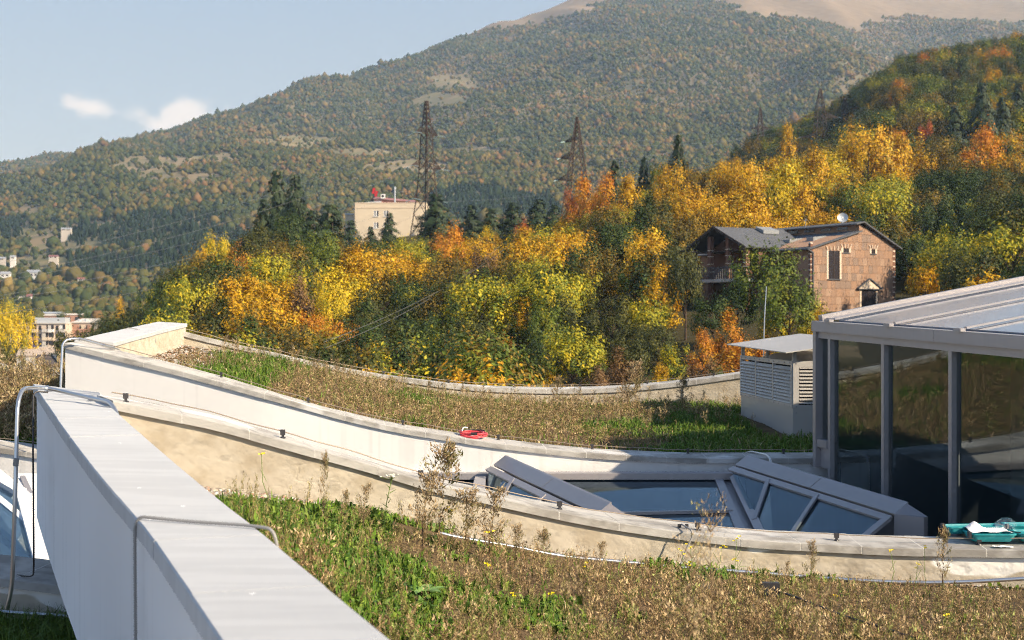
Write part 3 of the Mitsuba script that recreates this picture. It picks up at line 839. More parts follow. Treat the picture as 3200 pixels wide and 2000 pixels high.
def folded(x0):
    """One folded gable: a glazed facet falling to the valley gutter, and the capped ridge above it."""
    mb = MB().bar(G(x0 - .27, YB - .05, .005), G(x0 - .37, 11.2, .005), .085, .03)
    part(k, 'valley_frame', mb, 'frame_metal')
    part(k, 'gutter', MB().hexa([G(x0 - .225, YB, -.06), G(x0 - .1, YB, -.06), G(x0 - .16, 11.2, -.06), G(x0 - .325, 11.2, -.06), G(x0 - .225, YB, -.02), G(x0 - .1, YB, -.02), G(x0 - .16, 11.2, -.02), G(x0 - .325, 11.2, -.02)]), 'frame_metal')
    R0, R1 = np.array([x0 - .15, 15.45, -1.625]), np.array([x0 + .80, 12.55, -1.765])
    B0, B1 = np.array([x0 - .115, 15.5, -1.71]), np.array([x0 - .17, 11.9, zs(11.9) + .04])
    r = lambda t: R0 + (R1 - R0) * t
    b = lambda t: B0 + (B1 - B0) * t
    nn = np.cross(R1 - R0, B1 - R0); nn /= np.linalg.norm(nn)
    if nn[2] < 0:
        nn = -nn
    up = nn * .012
    part(k, 'base_frame', MB().bar(b(0) + up, b(1) + up, .085, .022, nn), 'frame_metal')
    part(k, 'ridge_rail', MB().bar(r(0) + up, r(1) + up, .075, .022, nn), 'frame_metal')
    side = np.cross(R1 - R0, nn); side /= np.linalg.norm(side)
    if side[0] < 0:
        side = -side
    rise = np.array([.0, 0, .035])
    cap = [R0 + side * .06 + up + rise * .4, R1 + side * .06 + up + rise * .4, R1 + side * .20 + rise * 1.2 + up, R0 + side * .20 + rise * 1.2 + up]
    m_ = .52
    c1 = [cap[0], cap[0] + (cap[1] - cap[0]) * (m_ - .002), cap[3] + (cap[2] - cap[3]) * (m_ - .002), cap[3]]
    c2 = [cap[0] + (cap[1] - cap[0]) * (m_ + .002), cap[1], cap[2], cap[3] + (cap[2] - cap[3]) * (m_ + .002)]
    part(k, 'ridge_cap', MB().poly(c1, .03), 'frame_metal')
    part(k, 'ridge_cap', MB().poly(c2, .03), 'frame_metal')
    d_ = np.array([0, 0, -.9])
    part(k, 'ridge_side', MB().hexa([cap[3] + d_, cap[2] + d_, cap[2] + d_ + side * .02, cap[3] + d_ + side * .02, cap[3], cap[2], cap[2] + side * .02, cap[3] + side * .02]), 'frame_metal')
    e1 = R1 + up * 1.2
    tip = R1 + side * .30 + np.array([.02, -.18, -.10])
    part(k, 'end_cap', MB().hexa([cap[1] + d_, cap[2] + d_, tip + d_ + (.05, .06, 0), tip + d_, cap[1], cap[2], tip + (.05, .06, 0), tip]), 'frame_metal')
    part(k, 'end_frame', MB().bar(r(.99) + up * .6, b(.98) + up * .6, .09, .03, nn), 'frame_metal')
    ts = [0, .28, .60, .985]
    bt = [0, .42, .74, .98]
    for t, q_ in zip(ts[1:3], bt[1:3]):
        part(k, 'glazing_bar', MB().bar(r(t) + up * 2.0, b(q_) + up * 1.6, .048, .02, nn), 'frame_metal')
    for i in range(3):
        part(k, 'facet_pane', MB().add(np.array([r(ts[i]), r(ts[i + 1]), b(bt[i + 1]), b(bt[i])]) + nn * .002, [[0, 1, 2, 3]]), 'sky_glass')


folded(-.10)
folded(2.53)
part(k, 'valley_frame', MB().box((-.40, 13.0, -2.05), (-.28, YB - .05, -1.70)), 'frame_metal')
k = thing('skylight', 'slanted skylight with pale diagonal glazing bars beyond the tall steel pipe', 'skylight')
Y5 = 14.6
ul, ur = at(-60, 1452, 14.4), at(40, 1500, 14.2)
q0, q1_, q2_, q3_ = at(-120, 1440, 14.6), at(62, 1548, 13.9), at(128, 1790, 11.4), at(-160, 1790, 11.2)
sheet('pane', [q0, q1_, q2_, q3_], 'sky_glass')
for (a_, b_) in (((-60, 1443), (92, 1566)), ((-90, 1500), (112, 1668)), ((-110, 1590), (126, 1775))):
    def onp(u_, v_):
        n_ = np.cross(q1_ - q0, q3_ - q0); d_ = at(u_, v_, 1.0)
        return d_ * (n_ @ q0) / (n_ @ d_)
    part(k, 'glazing_bar', MB().bar(onp(*a_) + (0, -.02, .03), onp(*b_) + (0, -.02, .03), .075, .06), 'white_frame')
part(k, 'edge_frame', MB().bar(q1_ + (0, 0, .02), q2_ + (0, 0, .02), .08, .07).bar(q0 + (0, 0, .02), q1_ + (0, 0, .02), .14, .08), 'white_frame')
part(k, 'flashing', MB().poly([at(56, 1485, 15.0), at(200, 1485, 15.0), at(220, 1790, 11.6), at(128, 1790, 11.4), q1_ + (0, 0, -.01)], .02), 'white_frame')
part(k, 'diagonal_strip', MB().bar(at(70, 1492, 14.75), at(112, 1582, 13.8), .05, .04), 'frame_metal')  # grey bar running diagonally across the white flashing
# ---------------------------------------------------------------- the land: one sheet of profiles from the building to the mountain
def V(Y, v):
    return (Y, (CV - v) / F * Y)


COL = {
    -700: [(8, -14), (150, -14), (600, -14), V(900, 985), V(1200, 920), V(1600, 800), V(2000, 700), V(2600, 600), V(3200, 565), V(3900, 555), V(4600, 590), V(6500, 640)],
    0: [(8, -14), (150, -13.5), (600, -13), V(900, 985), V(1200, 900), V(1600, 770), V(2000, 650), V(2400, 565), V(2800, 578), V(3400, 545), V(4000, 512), V(4800, 560), V(6500, 640)],
    350: [(8, -14), (120, -13), (200, -9), (260, -11), (500, -14), (900, 3), V(1000, 960), V(1300, 830), V(1700, 650), V(2100, 535), V(2500, 478), V(2900, 492), V(3400, 478), V(4000, 462), V(4800, 520), V(6500, 600)],
    600: [(8, -14), (120, -11.5), (170, -8), (230, 3.5), (290, -2), (400, -12), (700, -8), V(1000, 930), V(1300, 760), V(1700, 610), V(2100, 500), V(2600, 432), V(3400, 390), V(3900, 400), V(4800, 480), V(6500, 560)],
    900: [(8, -14), (120, -11), (200, -2), (300, 16.7), (370, 12), (480, -6), (800, 0), V(1000, 900), V(1300, 740), V(1800, 560), V(2300, 455), V(2800, 378), V(3500, 312), V(4000, 330), V(5000, 420), V(6500, 520)],
    1200: [(8, -14), (120, -11), (200, -3), (300, 10), (385, 22), (440, 22.5), (560, 5), (800, 5), V(1000, 880), V(1300, 720), V(1800, 545), V(2400, 435), V(3000, 328), V(3700, 200), V(4200, 225), V(5000, 300), V(6500, 420)],
    1500: [(8, -14), (110, -11), (200, -1), (300, 11), (400, 25), (480, 22), (650, 5), (900, 15), V(1100, 820), V(1300, 705), V(1800, 555), V(2400, 405), V(3000, 272), V(3900, 112), V(4300, 98), V(5000, 180), V(6500, 300)],
    1750: [(8, -14), (110, -10), (190, 0), (300, 16), (380, 26.5), (450, 25), (650, 12), (900, 30), V(1200, 760), V(1350, 690), V(1800, 545), V(2400, 370), V(3100, 180), V(4000, 46), V(4500, 16), V(5000, 45), V(6500, 200)],
    2000: [(8, -14), (100, -10), (180, 0), (250, 14), (320, 24.5), (420, 27), (600, 30), (800, 25), V(1200, 700), V(1500, 620), V(1800, 520), V(2400, 330), V(3200, 100), V(3900, 20), V(4600, -80), V(5200, -60), V(6500, 100)],
    2400: [(8, -14), (100, -9), (150, -2), (178, .8), (195, 1.5), (230, 10), (320, 27), (420, 33), (550, 50), (700, 82), (850, 78), (1100, 60), V(1400, 640), V(1900, 470), V(2500, 260), V(3100, 85), V(3500, 62), V(4000, 20), V(4700, -100), V(5300, -80), V(6500, 50)],
    2620: [(8, -14), (100, -8), (150, -1), (178, .9), (195, 1.8), (230, 10), (310, 25), (435, 43), (600, 68), (725, 100), (880, 95), (1150, 75), V(1450, 600), V(2000, 425), V(2650, 112), V(2850, 150), V(3300, 135), V(3900, 60), V(4500, -30), V(6500, 20)],
    2800: [(8, -14), (100, -7), (150, -.5), (178, 1), (195, 2), (230, 10), (300, 24), (450, 54), (750, 118), (900, 110), (1200, 90), V(1500, 560), V(2100, 380), V(2600, 205), V(2850, 262), V(3300, 225), V(3900, 105), V(4400, 30), V(4900, -40), V(6500, 0)],
    3200: [(8, -14), (100, -7), (150, 3), (200, 9), (300, 27), (450, 57), (800, 138), (950, 132), (1300, 105), V(1600, 450), V(2200, 330), V(2600, 260), V(3000, 230), V(3600, 140), V(4200, 75), V(4800, 10), V(6500, -40)],
    3700: [(8, -14), (100, -7), (150, 5), (200, 14), (300, 36), (450, 76), (800, 158), (950, 150), (1300, 130), V(1600, 420), V(2200, 300), V(2600, 230), V(3600, 120), V(4800, 0), V(6500, -40)],
    4900: [(8, -14), (100, -7), (150, 5), (200, 14), (300, 40), (450, 86), (800, 215), (950, 210), (1300, 180), V(1600, 400), V(2200, 280), V(3600, 110), V(4800, 0), V(6500, -40)],
}
YG = np.geomspace(8, 6500, 420)
UG = np.linspace(-1700, 4900, 331)
cu = np.array([-1700] + sorted(COL))
prof = np.array([PchipInterpolator(np.log([p[0] for p in COL[c]]), [p[1] for p in COL[c]])(np.log(YG)) for c in sorted(COL)])
prof = np.vstack([prof[:1] - 4, prof])
ZG = PchipInterpolator(cu, prof, axis=0)(UG)                      # [u, Y]
ZG = gaussian_filter(ZG, (2.0, 1.6))
XX = (UG[:, None] - CU) / F * YG[None]
YY = np.broadcast_to(YG[None], XX.shape)
amp = np.clip((YY - 700) / 2200, 0, 1)
rid = meshkit.fbm(np.stack([XX / 420, YY / 420, XX * 0], -1), 5, 21) - 0.5
gul = np.abs(meshkit.fbm(np.stack([XX / 260 + YY / 900, YY / 1200, XX * 0 + 4], -1), 4, 22) - 0.5)
ZG = ZG + amp * (rid * 85 + (gul - 0.12) * 170 * np.clip((ZG - 60) / 250, 0, 1)) * np.clip((5200 - YY) / 1500, 0.2, 1) * 0.8
ZG = ZG + np.clip((YY - 90) / 100, 0, 1) * (meshkit.fbm(np.stack([XX / 22, YY / 22, XX * 0], -1), 3, 23) - 0.5) * 1.6


def ground(x, y):
    x, y = np.asarray(x, float), np.asarray(y, float)
    u = CU + F * x / y
    iu = (u - UG[0]) / (UG[1] - UG[0])
    iy = np.log(y / YG[0]) / math.log(YG[1] / YG[0])
    return map_coordinates(ZG, [np.atleast_1d(iu), np.atleast_1d(iy)], order=1, mode='nearest').reshape(np.broadcast(u, y).shape)


idx = np.arange(ZG.size).reshape(ZG.shape)
fq = np.stack([idx[:-1, :-1], idx[1:, :-1], idx[1:, 1:], idx[:-1, 1:]], -1).reshape(-1, 4)
struct('hills', MB().add(np.stack([XX, YY, ZG], -1).reshape(-1, 3), fq), 'land', 'wooded valley and mountain slopes with bare brown tops', smooth=True)

# horizon line of the land as seen from the camera, for leaving out what no one sees from near here
VG = CV - F * ZG / YY
HID = np.minimum.accumulate(VG, axis=1)                            # highest land nearer than this


def seen(x, y, z, slack=0.0):
    u, v = CU + F * x / y, CV - F * z / y
    iu = np.clip((u - UG[0]) / (UG[1] - UG[0]), 0, len(UG) - 1)
    iy = np.clip(np.log(y / YG[0]) / math.log(YG[1] / YG[0]) - 1.5, 0, len(YG) - 1)
    h = map_coordinates(HID, [iu, iy], order=1, mode='nearest')
    return v < h + slack


# ---------------------------------------------------------------- the forest on the mountain
rng = np.random.default_rng(5)
n0 = 135000
yy = np.sqrt(rng.uniform(820 ** 2, 4300 ** 2, n0))
uu = rng.uniform(-330, 3530, n0)
xx = (uu - CU) / F * yy
n1 = 34000                                                          # more on the lower slopes, where single trees show
y2 = np.sqrt(rng.uniform(780 ** 2, 2300 ** 2, n1)); u2 = rng.uniform(-330, 2600, n1)
yy, uu = np.concatenate([yy, y2]), np.concatenate([uu, u2])
xx = (uu - CU) / F * yy
zz_ = ground(xx, yy)
uu, vv = CU + F * xx / yy, CV - F * zz_ / yy


def blobs(rows):
    m = np.full(uu.shape, 9.0)
    for a, b, ra, rb in rows:
        m = np.minimum(m, ((uu - a) / ra) ** 2 + ((vv - b) / rb) ** 2)
    return m


jit = meshkit.fbm(np.stack([xx / 60, yy / 60, xx * 0], -1), 4, 31)
meadow = blobs([(915, 448, 120, 27), (1130, 478, 110, 18), (1290, 527, 150, 24), (1500, 474, 150, 12), (640, 505, 170, 22), (480, 515, 150, 25), (560, 560, 120, 18), (1430, 262, 90, 26), (1380, 315, 80, 24), (85, 660, 60, 22), (110, 745, 95, 42),
                (115, 830, 100, 24), (250, 775, 70, 16), (310, 705, 70, 10), (460, 610, 60, 10), (1600, 440, 60, 8), (340, 440, 90, 16), (200, 705, 80, 12)]) + (jit - 0.5) * 2.4
vb = np.interp(uu, [1200, 1340, 1500, 1700, 1850, 1950, 2200, 2300, 2400, 2500, 2600, 2680, 2760, 2900, 3200], [80, 140, 108, 66, 36, -20, -5, 38, 62, 55, 80, 102, 62, 58, 46]) + (jit - 0.5) * 60
bald = vv < vb
conif = blobs([(430, 740, 260, 50), (560, 690, 170, 22), (330, 840, 170, 40), (650, 800, 220, 70), (1470, 640, 150, 50), (1650, 660, 120, 40), (40, 720, 60, 45)]) + (jit - 0.5) * 1.2 < 1
keep = seen(xx, yy, zz_ + 9, 4.0) & ~bald & ((meadow > 1) | (rng.random(len(xx)) < 0.07))
town = (uu < 520) & (vv > 905) & (vv < 1010) & (rng.random(len(xx)) < 0.55)
clear = np.zeros(len(xx), bool)
keep &= ~town
xx, yy, zz_, uu, vv, conif = (a[keep] for a in (xx, yy, zz_, uu, vv, conif))
nt = len(xx)
ang = rng.uniform(0, 2 * np.pi, nt)
size = rng.lognormal(np.log(2.75), 0.32, nt) * np.where(yy < 1000, .85, 1.0) * np.where(yy > 2600, 1.15, 1.0)
hgt = size * rng.uniform(1.7, 2.5, nt)
size = np.where(conif, size * 0.62, size)
hgt = np.where(conif, size * rng.uniform(3.2, 4.4, nt), hgt)
pal = np.array([(.060, .080, .034), (.078, .092, .036), (.100, .102, .038), (.135, .118, .042), (.165, .128, .05), (.205, .125, .055), (.225, .17, .06)])
tone = meshkit.fbm(np.stack([xx / 190, yy / 190, xx * 0], -1), 3, 33) * 1.1 - 0.55
east = np.clip((uu - 2100) / 700, 0, 1) * 0.12
stand = meshkit.fbm(np.stack([xx / 28, yy / 42, xx * 0], -1), 3, 37) - .5
pick = np.clip((rng.random(nt) ** 1.35 * .72 + tone * 0.55 + stand * 1.15 + .07 + east) * 6.2, 0, 6.4).astype(int)
col = pal[pick] * rng.uniform(.8, 1.2, (nt, 1))
col = np.where(conif[:, None], np.array([.026, .043, .026]) * rng.uniform(.75, 1.3, (nt, 1)), col)


def scatter(mb, sel, base, sub):
    k = np.nonzero(sel)[0]
    bv, bf = base.vertices, base.faces
    j = rng.uniform(.72, 1.22, (len(k), len(bv), 1))
    v = bv[None] * j
    con = conif[k][:, None]
    zrel = (v[..., 2] + 1) / 2
    wid = np.where(con, np.clip(1.05 - zrel, .05, 1) * 1.35, 1.0)
    ca, sa = np.cos(ang[k])[:, None], np.sin(ang[k])[:, None]
    X = (v[..., 0] * ca - v[..., 1] * sa) * wid * size[k][:, None] + xx[k][:, None]
    Yv = (v[..., 0] * sa + v[..., 1] * ca) * wid * size[k][:, None] + yy[k][:, None]
    Z = zz_[k][:, None] + (v[..., 2] * .5 + .52) * hgt[k][:, None]
    f = (bf[None] + (np.arange(len(k)) * len(bv))[:, None, None]).reshape(-1, 3)
    c = np.repeat(col[k], len(bv), 0) * rng.uniform(.85, 1.15, (len(k) * len(bv), 1))
    mb.add(np.stack([X, Yv, Z], -1).reshape(-1, 3), f, c)


near_ = yy < 1500
mb = MB()
scatter(mb, yy < 950, trimesh.creation.icosphere(subdivisions=1), 1)
scatter(mb, (yy >= 950) & near_, trimesh.creation.icosphere(subdivisions=0), 1)
a_ = np.arange(6) * np.pi / 3
bip = trimesh.Trimesh(np.vstack([[[0, 0, 1.0]], np.stack([np.cos(a_), np.sin(a_), 0 * a_ - .1], 1), [[0, 0, -1.0]]]), [[0, 1 + i, 1 + (i + 1) % 6] for i in range(6)] + [[7, 1 + (i + 1) % 6, 1 + i] for i in range(6)], process=False)
scatter(mb, ~near_, bip, 0)
struct('mountain_forest', mb, 'vcol', 'mixed autumn forest covering the mountain slopes', smooth=True, kind='stuff', cat='forest')

# ---------------------------------------------------------------- trees of the near hill
PALS = {
    'golden': [((.60, .345, .012), 4), ((.46, .235, .012), 3), ((.30, .21, .02), 2), ((.68, .43, .02), 2)],
    'yellow': [((.66, .45, .015), 4), ((.52, .38, .018), 3), ((.30, .29, .025), 2)],
    'yellow-green': [((.40, .35, .02), 4), ((.22, .235, .02), 3), ((.60, .45, .02), 2), ((.11, .15, .018), 2)],
    'lime green': [((.105, .14, .016), 4), ((.065, .095, .014), 3), ((.22, .225, .02), 1)],
    'dark green': [((.038, .066, .014), 4), ((.028, .05, .013), 3), ((.07, .095, .018), 2)],
    'olive': [((.066, .073, .016), 4), ((.044, .053, .014), 3), ((.115, .108, .02), 2)],
    'bronze': [((.20, .13, .016), 4), ((.12, .09, .016), 3), ((.33, .20, .018), 2), ((.08, .078, .018), 2)],
    'orange': [((.58, .24, .02), 4), ((.48, .17, .02), 3), ((.60, .33, .025), 2)],
    'red': [((.42, .09, .03), 4), ((.50, .15, .03), 3), ((.30, .09, .03), 2)],
    'brown': [((.20, .115, .05), 4), ((.15, .09, .045), 3), ((.26, .16, .05), 2)],
    'pine': [((.032, .055, .022), 4), ((.045, .068, .025), 3), ((.025, .042, .02), 3)],
}


def crown(seed, shape, pal, nleaf, leaf):
    r = np.random.default_rng(seed)
    cols = np.array([c for c, w in PALS[pal]])
    wts = np.array([w for c, w in PALS[pal]], float); wts /= wts.sum()
    if shape == 'pine':
        P, Dn, C = [], [], []
        lev = np.linspace(.16, .99, 20)
        for z in lev:
            rad = (1.06 - z) ** .55 * r.uniform(.36, .62)
            nb = int(r.integers(6, 10))
            for a in r.uniform(0, 2 * np.pi, nb):
                ln = rad * r.uniform(.55, 1.15)
                m = max(8, int(nleaf / 95 * (ln / .3)))
                t = r.uniform(.25, 1, m) ** .7
                w = .045 * (1.2 - z)
                p = np.stack([np.cos(a) * ln * t, np.sin(a) * ln * t, z + ln * (.22 * t - .42 * t * t) + 0 * t], 1) + r.normal(0, [w, w, w * .55], (m, 3))
                P.append(p); Dn.append(np.tile([np.cos(a), np.sin(a), .5], (m, 1)))
                C.append(np.tile(cols[r.choice(len(cols), p=wts)], (m, 1)))
        P, O, C = np.vstack(P), np.vstack(Dn), np.vstack(C)
        A = O + r.normal(0, .5, P.shape)
    else:
        ncl = 64
        th = r.uniform(0, 2 * np.pi, ncl)
        zc = r.uniform(-.55, 1, ncl)
        rr = r.uniform(.45, 1.0, ncl) ** .6
        if shape == 'round':
            q = np.sqrt(np.clip(1 - (zc * .92) ** 2, 0, 1))
            cen = np.stack([np.cos(th) * q * .44 * rr, np.sin(th) * q * .44 * rr, .56 + zc * .36 * rr], 1)
        elif shape == 'flame':
            zz = r.uniform(.12, .97, ncl)
            q = np.interp(zz, [.1, .35, .6, .85, 1], [.30, .42, .33, .17, .03])
            cen = np.stack([np.cos(th) * q * rr, np.sin(th) * q * rr, zz], 1)
        else:                                                         # several upright stems
            st = r.uniform(0, 2 * np.pi, 6); sr = r.uniform(.05, .34, 6); sh = r.uniform(.62, .98, 6)
            w = r.integers(0, 6, ncl)
            zz = r.uniform(.12, 1, ncl) * sh[w]
            q = .17 * (1.15 - zz / sh[w])
            cen = np.stack([np.cos(st[w]) * sr[w] * (.5 + .6 * zz) + np.cos(th) * q, np.sin(st[w]) * sr[w] * (.5 + .6 * zz) + np.sin(th) * q, zz], 1)
        big = r.uniform(.055, .125, ncl)
        wcl = big ** 2 / (big ** 2).sum()
        k = r.choice(ncl, nleaf, p=wcl)
        mid = np.array([0, 0, .42])
        out = cen - mid; out /= np.linalg.norm(out, axis=1, keepdims=True)
        g = r.normal(0, 1, (nleaf, 3))
        ax_ = out * .75 + np.array([0, 0, .6]); ax_ /= np.linalg.norm(ax_, axis=1, keepdims=True)
        P = cen[k] + g * big[k][:, None] * np.array([.55, .55, .45]) + ax_[k] * (np.abs(r.normal(0, .95, (nleaf, 1))) * big[k][:, None])
        O = out[k] * .8 + g * .45 + np.array([0, 0, .5]) + r.normal(0, .36, (nleaf, 3))
        cc = cols[r.choice(len(cols), ncl, p=wts)]
        alt = cols[r.choice(len(cols), nleaf, p=wts)]
        C = np.where(r.random((nleaf, 1)) < .76, cc[k], alt)
        A = out[k] * .6 + np.array([0, 0, .55]) + r.normal(0, .55, (nleaf, 3))
    O /= np.linalg.norm(O, axis=1, keepdims=True)
    A -= O * (A * O).sum(1, keepdims=True)
    A /= np.linalg.norm(A, axis=1, keepdims=True) + 1e-9
    B = np.cross(O, A)
    s = leaf * r.uniform(.55, 1.35, (len(P), 1))
    a, b = A * s, B * s * r.uniform(.38, .62, (len(P), 1))
    v = np.stack([P - a, P + b + O * s * .12, P + a * 1.1, P - b + O * s * .12], 1).reshape(-1, 3)
    v[:, 2] = np.maximum(v[:, 2], .02)
    f = np.arange(len(v)).reshape(-1, 4)
    c = np.repeat(C * r.uniform(.82, 1.18, (len(P), 1)), 4, 0)
    return MB().add(v, f, c)


def trunk_mesh(seed, pine):
    r = np.random.default_rng(seed)
    mb = MB()
    top = .95 if pine else .62
    z = np.linspace(-.08, top, 7)
    path = np.stack([r.normal(0, .008, 7).cumsum(), r.normal(0, .008, 7).cumsum(), z], 1)
    mb.tube(path, np.linspace(.030, .006, 7), 6)
    if not pine:
        for _ in range(6):
            a = r.uniform(0, 2 * np.pi); z0 = r.uniform(.2, .5)
            e = np.array([np.cos(a) * r.uniform(.18, .34), np.sin(a) * r.uniform(.18, .34), z0 + r.uniform(.18, .38)])
            s = np.array([np.interp(z0, z, path[:, 0]), np.interp(z0, z, path[:, 1]), z0])
            mb.tube(np.array([s, (s + e) / 2 + (0, 0, .03), e]), [.013, .008, .003], 5)
    return mb


VAR = {}
TK = {}
for pn in (0, 1):
    for s in range(3):
        m = trunk_mesh(70 + s + 10 * pn, pn).mesh()
        scene[f'trunk_form_{pn}_{s}'] = {'type': 'shapegroup', 'trunk': mikit.ply(m, 'bark', smooth=True)}
SHAPES = {'golden': 'round stems flame', 'yellow': 'round flame', 'yellow-green': 'round stems', 'lime green': 'round', 'dark green': 'round stems', 'olive': 'round stems', 'bronze': 'round stems', 'orange': 'round flame', 'red': 'stems', 'brown': 'stems', 'pine': 'pine'}
sd = 100
for pal_ in SHAPES:
    VAR[pal_] = []
    for rep in range(2):
        for sh in SHAPES[pal_].split():
            sd += 1
            m = crown(sd, sh, pal_, 4000, .0235 if sh != 'pine' else .024)
            g = f'crown_form_{sd}'
            scene[g] = {'type': 'shapegroup', 'crown': mikit.ply(m.mesh(), 'leafcol', smooth=False, color=np.vstack(m.c))}
            VAR[pal_].append((sh, g))

